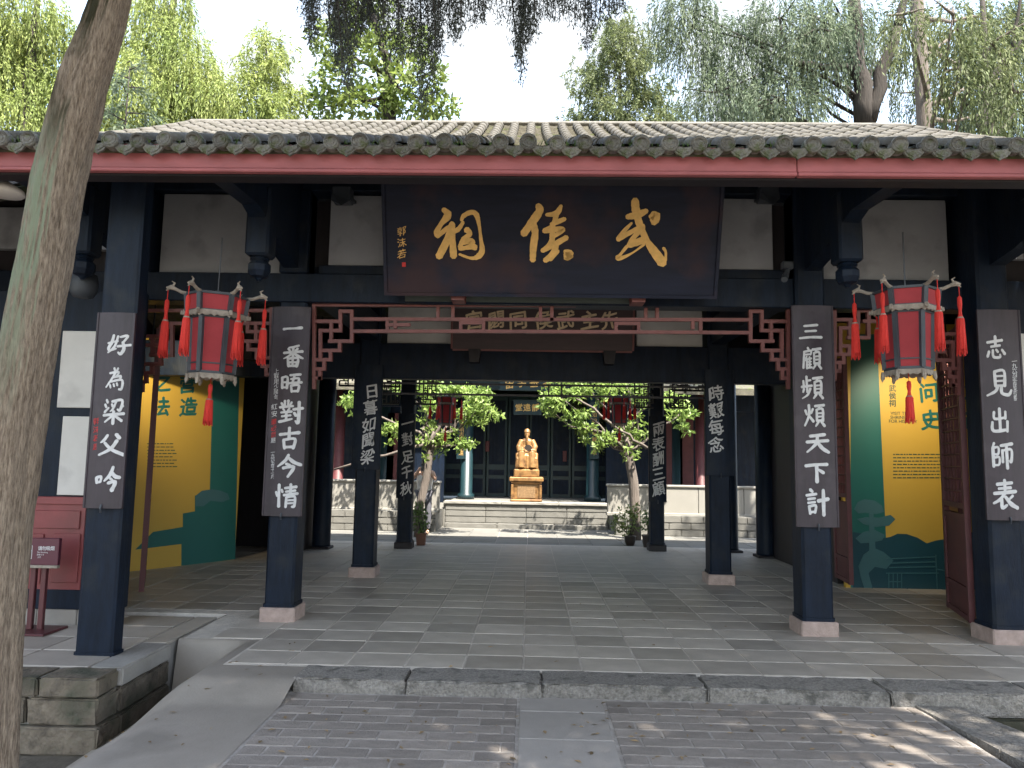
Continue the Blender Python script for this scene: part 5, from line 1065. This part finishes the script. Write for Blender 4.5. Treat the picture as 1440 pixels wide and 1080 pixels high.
# right background: weeping cypresses with visible trunks and limbs
weeper('grey-green weeping cypress with dark forked limbs, right of the lone conifer', 1216, 15.0, [(1150, 40, -1, 50, 34), (1100, 140, -.8, 60, 25), (975, 40, 0, 45, 55), (1040, 70, .5, 55, 60), (1010, 130, 0, 55, 32), (1100, 25, 0, 60, 40), (1105, 110, .5, 50, 45), (1165, 80, .8, 45, 55), (1180, 20, 0, 50, 35), (1230, 60, 1.2, 35, 50), (955, 5, 0, 40, 35), (1060, 150, 1, 60, 25)], M['leaf_b'], 430, L=.11, W=.022, tr=.10,
       extra=[(1214, 180, 1200, 0, .19, .13), (1222, 170, 1262, 40, .16, .10), (1262, 40, 1280, -30, .10, .07), (1210, 95, 1110, 88, .08, .05), (1110, 88, 1095, 20, .05, .02), (1215, 150, 1190, 120, .05, .02), (1205, 60, 1140, 20, .05, .02)])
weeper('tall cypress with straight pale grey trunk, behind the right roof slope', 1308, 12.5, [(1340, 20, -1.2, 30, 35), (1350, 95, -1, 34, 40), (1395, 60, -1, 40, 50), (1425, 130, -1, 40, 40), (1270, 20, -1, 28, 34), (1345, 40, 2, 40, 50), (1400, 30, 2.5, 55, 45), (1430, 100, 2.5, 45, 50), (1370, 120, 3, 45, 40), (1280, 40, 3, 30, 60), (1410, 160, 3, 60, 25), (1290, 130, 3, 30, 40)], M['leaf_o'], 420, bark='bark_l', L=.10, W=.021, tr=.16, extra=[])
weeper('dull green cypress with bare arching branch at the far right', 1400, 14.0, [(1395, 60, 1, 50, 55), (1440, 40, 1, 40, 50), (1365, 155, 1, 50, 26), (1450, 140, 1, 50, 40)], M['leaf_b'], 400, L=.11, W=.022, tr=.10,
       extra=[(1388, 120, 1425, 70, .06, .04), (1425, 70, 1436, -10, .04, .025), (1388, 120, 1380, 190, .07, .07), (1425, 75, 1450, 40, .03, .02)])

# --- leaning cypress in the foreground with an unseen crown spread wide to shade the forecourt
fc = empty('leaning_cypress', (-2.25, 3.1, -.5), 'leaning cypress with fibrous bark and pale green lichen rising before the eave', 'tree')
mb = MB(); TY = 3.1
path = [on_y(x, y, TY) for x, y in ((-38, 1300), (-24, 1080), (-14, 900), (4, 720), (32, 540), (62, 370), (82, 250), (96, 190), (116, 120), (142, 50), (157, 0), (174, -90))]
path += [Vector((-1.25, 3.0, 4.6)), Vector((-.95, 2.8, 6.0)), Vector((-.5, 2.5, 8.0)), Vector((-.3, 2.3, 10.0))]
rads = [.130, .116, .111, .107, .104, .101, .099, .097, .095, .084, .076, .073, .07, .066, .055, .03]
# fluted, knotty cross-section
pts = []; rr = []
for i in range(len(path)-1):
    for k in range(22): t = k/22; pts.append(path[i].lerp(path[i+1], t)); rr.append(rads[i]*(1-t)+rads[i+1]*t)
nseg = 120; vs = []; from mathutils import noise as NZ
for i, p in enumerate(pts):
    d_ = (pts[min(i+1, len(pts)-1)]-pts[max(i-1, 0)]).normalized(); x_ = d_.cross(Vector((0, 1, 0))).normalized(); y_ = x_.cross(d_)
    for k in range(nseg):
        t = 2*math.pi*k/nseg; iz = i/22*6; f_ = 1+.035*math.sin(3*t+iz*.05)+.025*math.sin(7*t-iz*.11+1)
        f_ += .10*math.exp(-((iz-44)/2.5)**2)*max(0, math.cos(t-2.6))**3+.07*math.exp(-((iz-38)/3)**2)*max(0, math.cos(t-3.0))**2
        cx_, cy_ = math.cos(t), math.sin(t); a1 = NZ.noise((cx_*5.5, cy_*5.5, p.z*1.6)); a2 = NZ.noise((cx_*13+9, cy_*13, p.z*4.0)); a3 = NZ.noise((cx_*24, cy_*24+5, p.z*9))
        f_ += .075*(.5-abs(a1)*1.6)+.045*(.5-abs(a2)*1.6)+.030*a3+.06*NZ.noise((cx_*1.2, cy_*1.2+3, p.z*1.4))
        vs.append(p+(x_*math.cos(t)+y_*math.sin(t))*rr[i]*f_)
mb.add(vs, [(i*nseg+k, i*nseg+(k+1) % nseg, (i+1)*nseg+(k+1) % nseg, (i+1)*nseg+k) for i in range(len(pts)-1) for k in range(nseg)])
crown = []
for gi in range(96):
    gj = gi % 48; c = Vector((-4+.75*(gi//48)+1.5*(gj % 8)+random.uniform(-.5, .5), -2.6+.5*(gi//48)+1.15*(gj//8)+random.uniform(-.4, .4), random.uniform(7.0, 9.8)))
    if c.y < -1.5: continue
    if ((c.x-5.0)/1.75)**2+((c.y-.25)/1.2)**2 < 1: continue  # gap shaped so a patch of sun reaches the paving
    crown.append((tuple(c), (1.35, 1.15, .7)))
    limb(mb, Vector((-.7+.1*random.random(), 2.6, random.uniform(5.8, 8.5))), c, .055, .015, n=5)
# the limbs that carry the hanging sprays over the roof edge
for a, b in (((-1.0, 2.9, 5.4), (.9, 4.1, 4.75)), ((-.9, 2.8, 5.8), (-.9, 4.1, 4.85)), ((-.8, 2.8, 6.0), (.1, 4.2, 4.85))): limb(mb, a, b, .04, .012, n=6)
mb.build('trunk', M['cypress_bark'], fc, smooth=True)
clumped(fc, crown, 150, M['leaf_c'], .17, .062, weep=.7)
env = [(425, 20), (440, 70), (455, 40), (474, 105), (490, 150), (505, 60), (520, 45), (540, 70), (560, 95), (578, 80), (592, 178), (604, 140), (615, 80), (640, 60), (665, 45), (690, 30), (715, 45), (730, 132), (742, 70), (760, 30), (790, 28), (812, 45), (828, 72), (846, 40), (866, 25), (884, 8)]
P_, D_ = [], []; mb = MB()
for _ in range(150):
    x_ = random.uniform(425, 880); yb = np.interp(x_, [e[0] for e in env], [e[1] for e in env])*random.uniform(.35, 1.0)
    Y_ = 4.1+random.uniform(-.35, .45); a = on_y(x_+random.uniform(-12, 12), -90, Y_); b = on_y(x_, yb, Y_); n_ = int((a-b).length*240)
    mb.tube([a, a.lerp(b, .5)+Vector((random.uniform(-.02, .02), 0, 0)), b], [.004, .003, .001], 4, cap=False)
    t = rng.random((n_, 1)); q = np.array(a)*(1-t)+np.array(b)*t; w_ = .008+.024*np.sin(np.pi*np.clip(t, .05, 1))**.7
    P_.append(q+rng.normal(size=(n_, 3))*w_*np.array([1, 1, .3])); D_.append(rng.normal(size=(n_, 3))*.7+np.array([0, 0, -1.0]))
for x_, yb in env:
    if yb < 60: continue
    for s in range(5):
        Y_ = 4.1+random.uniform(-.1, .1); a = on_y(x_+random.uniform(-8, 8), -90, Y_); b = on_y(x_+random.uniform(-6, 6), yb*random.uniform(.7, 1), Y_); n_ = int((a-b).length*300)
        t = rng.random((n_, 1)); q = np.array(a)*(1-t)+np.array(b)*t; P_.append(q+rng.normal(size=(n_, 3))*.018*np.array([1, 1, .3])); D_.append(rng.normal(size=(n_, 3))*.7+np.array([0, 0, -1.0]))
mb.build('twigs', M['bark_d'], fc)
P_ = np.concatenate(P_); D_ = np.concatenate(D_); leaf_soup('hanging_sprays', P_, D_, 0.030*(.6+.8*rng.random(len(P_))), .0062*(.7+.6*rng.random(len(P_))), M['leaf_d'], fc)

# --- courtyard trees with pads of small leaves
def pad_tree(label, base, top, clumps, Y, r0, bark, branches):
    b = on_y(base[0], base[1], Y); root = empty('courtyard_tree', (b.x, Y, 0), label, 'tree', 'courtyard trees'); mb = MB()
    t_ = on_y(top[0], top[1], Y); fork = t_+(t_-b)*.35
    mb.tube([(b.x, Y, -.03), b, b.lerp(t_, .5)+Vector((.03, 0, 0)), t_, fork], [r0*1.2, r0, r0*.92, r0*.85, r0*.5], 14, jit=.06)
    cl = [px_clump(a, c, Y+dy, rx*1.15, ry*1.25, dy=.3) for a, c, dy, rx, ry in clumps]
    for c, r in cl: limb(mb, t_.lerp(fork, random.random()), c, .035, .012, n=5, wob=.4)
    for a in branches: limb(mb, on_y(a[0], a[1], Y-.1), on_y(a[2], a[3], Y-.15), .035, .02, n=5, wob=.2)
    mb.build('trunk', M[bark], root, smooth=True)
    sub = []
    for c, r in cl:
        for _ in range(int(8+r[0]*r[2]*110)):
            v = rng.normal(size=3); v /= np.linalg.norm(v); k = random.random()**.4; sub.append((tuple(np.array(c)+v*k*np.array(r)), (.11, .11, .06)))
    clumped(root, sub, 2400, M['leaf_p'], .10, .048, shell=.1); return root
pad_tree('small courtyard tree with brown leaning trunk beside the slim board of five characters', (590, 712), (605, 634), [(682, 572, 0, 20, 20), (660, 582, .1, 16, 14), (612, 622, 0, 27, 20), (648, 625, -.1, 16, 6), (604, 572, .2, 13, 26), (552, 607, .2, 13, 13), (640, 552, .6, 30, 10), (615, 548, .5, 20, 12), (505, 570, .5, 20, 14), (580, 545, .5, 24, 12), (668, 556, .3, 20, 10)], 14.7, .085, 'bark_l', [(600, 630, 640, 560), (595, 625, 470, 660)])
pad_tree('small courtyard tree with greenish trunk behind the variegated bush', (893, 712), (884, 640), [(790, 560, 0, 26, 20), (770, 572, .1, 12, 12), (812, 588, 0, 16, 9), (842, 618, 0, 22, 10), (890, 618, 0, 20, 26), (900, 555, .2, 14, 18), (852, 556, .3, 26, 14), (826, 542, .4, 24, 10), (958, 580, .3, 16, 26), (822, 602, 0, 10, 7), (880, 540, .4, 26, 10), (925, 555, .4, 16, 14)], 14.9, .105, 'bark_l', [(910, 630, 865, 600), (865, 600, 810, 560)])

# --- potted bushes
def potted(label, px, py, r_, h_, bush, m, potm, sq=False):
    b = on_z(px, py, -.02); root = empty('potted_bush', b, label, 'potted plant', 'potted bushes'); mb = MB()
    if sq: mb.add([(b.x+sx*r_*.8, b.y+sy*r_*.8, b.z) for sx, sy in ((-1, -1), (1, -1), (1, 1), (-1, 1))]+[(b.x+sx*r_, b.y+sy*r_, b.z+h_) for sx, sy in ((-1, -1), (1, -1), (1, 1), (-1, 1))], [(3, 2, 1, 0), (4, 5, 6, 7), (0, 1, 5, 4), (1, 2, 6, 5), (2, 3, 7, 6), (3, 0, 4, 7)]).cbox(b.x-r_*1.06, b.x+r_*1.06, b.y-r_*1.06, b.y+r_*1.06, b.z+h_-.03, b.z+h_+.01, b=.006)
    else: mb.lathe([(r_*.7, 0), (r_*.95, h_*.4), (r_, h_*.8), (r_*1.1, h_*.88), (r_*1.1, h_), (r_*.95, h_)], b, 18)
    mb.build('pot', potm, root, smooth=not sq)
    st = MB(); k = b.y/F
    for cx_, cy_, rx, ry in bush: c = on_y(cx_, cy_, b.y); limb(st, (b.x, b.y, b.z+h_-.02), c, .012, .005, n=4); limb(st, (b.x+.03, b.y, b.z+h_-.02), c+Vector((.05, .03, .02)), .01, .004, n=4)
    st.build('stems', M['bark_d'], root)
    clumped(root, [(tuple(on_y(cx_, cy_, b.y)), (rx*k, rx*k, ry*k)) for cx_, cy_, rx, ry in bush], 3400, m, .075, .034, shell=.15, name='foliage')
potted('leafy green bush in a square brown pot beside the slim board of five characters', 592, 768, .085, .22, [(592, 728, 13, 22), (597, 740, 9, 14), (588, 715, 9, 10)], M['leaf_g'], M['pot_r'], True)
potted('variegated pale yellow bush in a dark round pot', 886, 767, .105, .18, [(882, 732, 20, 20), (893, 718, 12, 12), (870, 738, 13, 13)], M['leaf_v'], M['pot_d'])
potted('dark green bush in a tall black pot next to the variegated bush', 911, 771, .10, .24, [(911, 737, 12, 17), (914, 726, 9, 10)], M['leaf_g'], M['pot_d'])

# --- visitor behind the brown leaning trunk, arms raised to hold up a phone
def person(px, Y, ground, H, label):
    x = on_y(px, 690, Y).x; s = H/1.7
    J = {'pelvis': (0, 0, .92), 'waist': (0, 0, 1.08), 'chest': (0, .0, 1.30), 'neck': (0, 0, 1.45), 'head': (0, -.01, 1.58), 'crown': (0, 0, 1.68),
         'hl': (-.09, 0, .88), 'kl': (-.10, -.01, .48), 'al': (-.10, .02, .08), 'tl': (-.10, -.12, .03), 'hr': (.09, 0, .88), 'kr': (.10, -.01, .48), 'ar': (.10, .02, .08), 'tr': (.10, -.12, .03),
         'sl': (-.18, 0, 1.40), 'el': (-.27, -.16, 1.24), 'wl': (-.10, -.30, 1.46), 'fl': (-.06, -.34, 1.53), 'sr': (.18, 0, 1.40), 'er': (.27, -.16, 1.24), 'wr': (.10, -.30, 1.46), 'fr': (.06, -.34, 1.53)}
    rad = {'pelvis': .15, 'waist': .135, 'chest': .155, 'neck': .055, 'head': .09, 'crown': .06, 'hl': .085, 'kl': .06, 'al': .04, 'tl': .035, 'hr': .085, 'kr': .06, 'ar': .04, 'tr': .035, 'sl': .06, 'el': .042, 'wl': .030, 'fl': .028, 'sr': .06, 'er': .042, 'wr': .030, 'fr': .028}
    E_ = ['pelvis-waist', 'waist-chest', 'chest-neck', 'neck-head', 'head-crown', 'pelvis-hl', 'hl-kl', 'kl-al', 'al-tl', 'pelvis-hr', 'hr-kr', 'kr-ar', 'ar-tr', 'chest-sl', 'sl-el', 'el-wl', 'wl-fl', 'chest-sr', 'sr-er', 'er-wr', 'wr-fr']
    def skin_obj(name, keys, grow, m, parent=None):
        ks = list(keys); ed = [(ks.index(e.split('-')[0]), ks.index(e.split('-')[1])) for e in E_ if e.split('-')[0] in ks and e.split('-')[1] in ks]
        me = bpy.data.meshes.new(name); me.from_pydata([Vector(J[k])*s+Vector((x, Y, ground)) for k in ks], ed, []); o = bpy.data.objects.new(name, me); COL.objects.link(o)
        md = o.modifiers.new('skin', 'SKIN'); o.modifiers.new('sub', 'SUBSURF').levels = 1; md.use_smooth_shade = True
        for v, k in zip(me.skin_vertices[0].data, ks): v.radius = ((rad[k]+grow)*s,)*2
        me.skin_vertices[0].data[0].use_root = True
        dg = bpy.context.evaluated_depsgraph_get(); nm = bpy.data.meshes.new_from_object(o.evaluated_get(dg)); o.modifiers.clear(); o.data = nm; nm.materials.clear(); nm.materials.append(m)
        if parent: o.parent = parent
        return o
    body = skin_obj('person', J.keys(), 0, M['skin']); tag(body, label, 'person')
    skin_obj('shirt', ['waist', 'chest', 'sl', 'sr', 'pelvis'], .022, M['cloth'], body); skin_obj('trousers', ['pelvis', 'hl', 'kl', 'al', 'hr', 'kr', 'ar'], .018, M['trousers'], body)
    hd = Vector(J['head'])*s+Vector((x, Y, ground))
    MB().lathe([(.03, -.06), (.085, -.03), (.098, .03), (.085, .09), (.05, .125), (.01, .135)], hd+Vector((0, .025, 0)), 14, s, s).build('hair', M['hair'], body, smooth=True)
    ph = MB().cbox(x-.04*s, x+.04*s, Y-.37*s, Y-.36*s, ground+1.44*s, ground+1.60*s, b=.003).build('phone', M['metal'])
    tag(ph, 'phone held up by the visitor behind the courtyard tree', 'phone')
person(597, 15.2, -.02, 1.52, 'visitor in white top behind the courtyard trunk raising both hands to a phone')
# --- litter of small dry leaves on the paving, ramp and roof
lf = MB()
for _ in range(230):
    k = random.random()
    if k < .55: x, y = random.uniform(-1.5, 2.6), random.uniform(3.6, 5.1); z = -.083
    elif k < .70: x, y = random.uniform(-1.5, 4.5), random.uniform(5.5, 8.5); z = .004
    elif k < .85: x, y = random.uniform(-2.8, -1.65), random.uniform(3.9, 6.2); z = ramp_z(x, y)+.005
    else: x, y = random.uniform(-3.6, 4.0), random.uniform(5.0, 7.5); z = roof_z(y)+random.choice((-.02, .05))
    a = random.uniform(0, 6.28); l_ = random.uniform(.012, .03); w_ = l_*random.uniform(.25, .5); c_, s_ = math.cos(a), math.sin(a)
    lf.add([(x-c_*l_, y-s_*l_, z), (x-s_*w_, y+c_*w_, z+random.uniform(0, .008)), (x+c_*l_, y+s_*l_, z+.002), (x+s_*w_, y-c_*w_, z+random.uniform(0, .006))], [(0, 1, 2), (0, 2, 3)])
lf.build('fallen_leaves', mat('dry_leaf', (0.22, 0.15, 0.075), 0.8, 0.4, 3, island=.5), kind='stuff'); tag(bpy.data.objects['fallen_leaves'], 'scattered small dry leaves on the paving and roof tiles', 'leaves')
print('TRIS', sum(sum(len(p.vertices)-2 for p in o.data.polygons) for o in bpy.data.objects if o.type == 'MESH'), 'OBJS', len(bpy.data.objects))
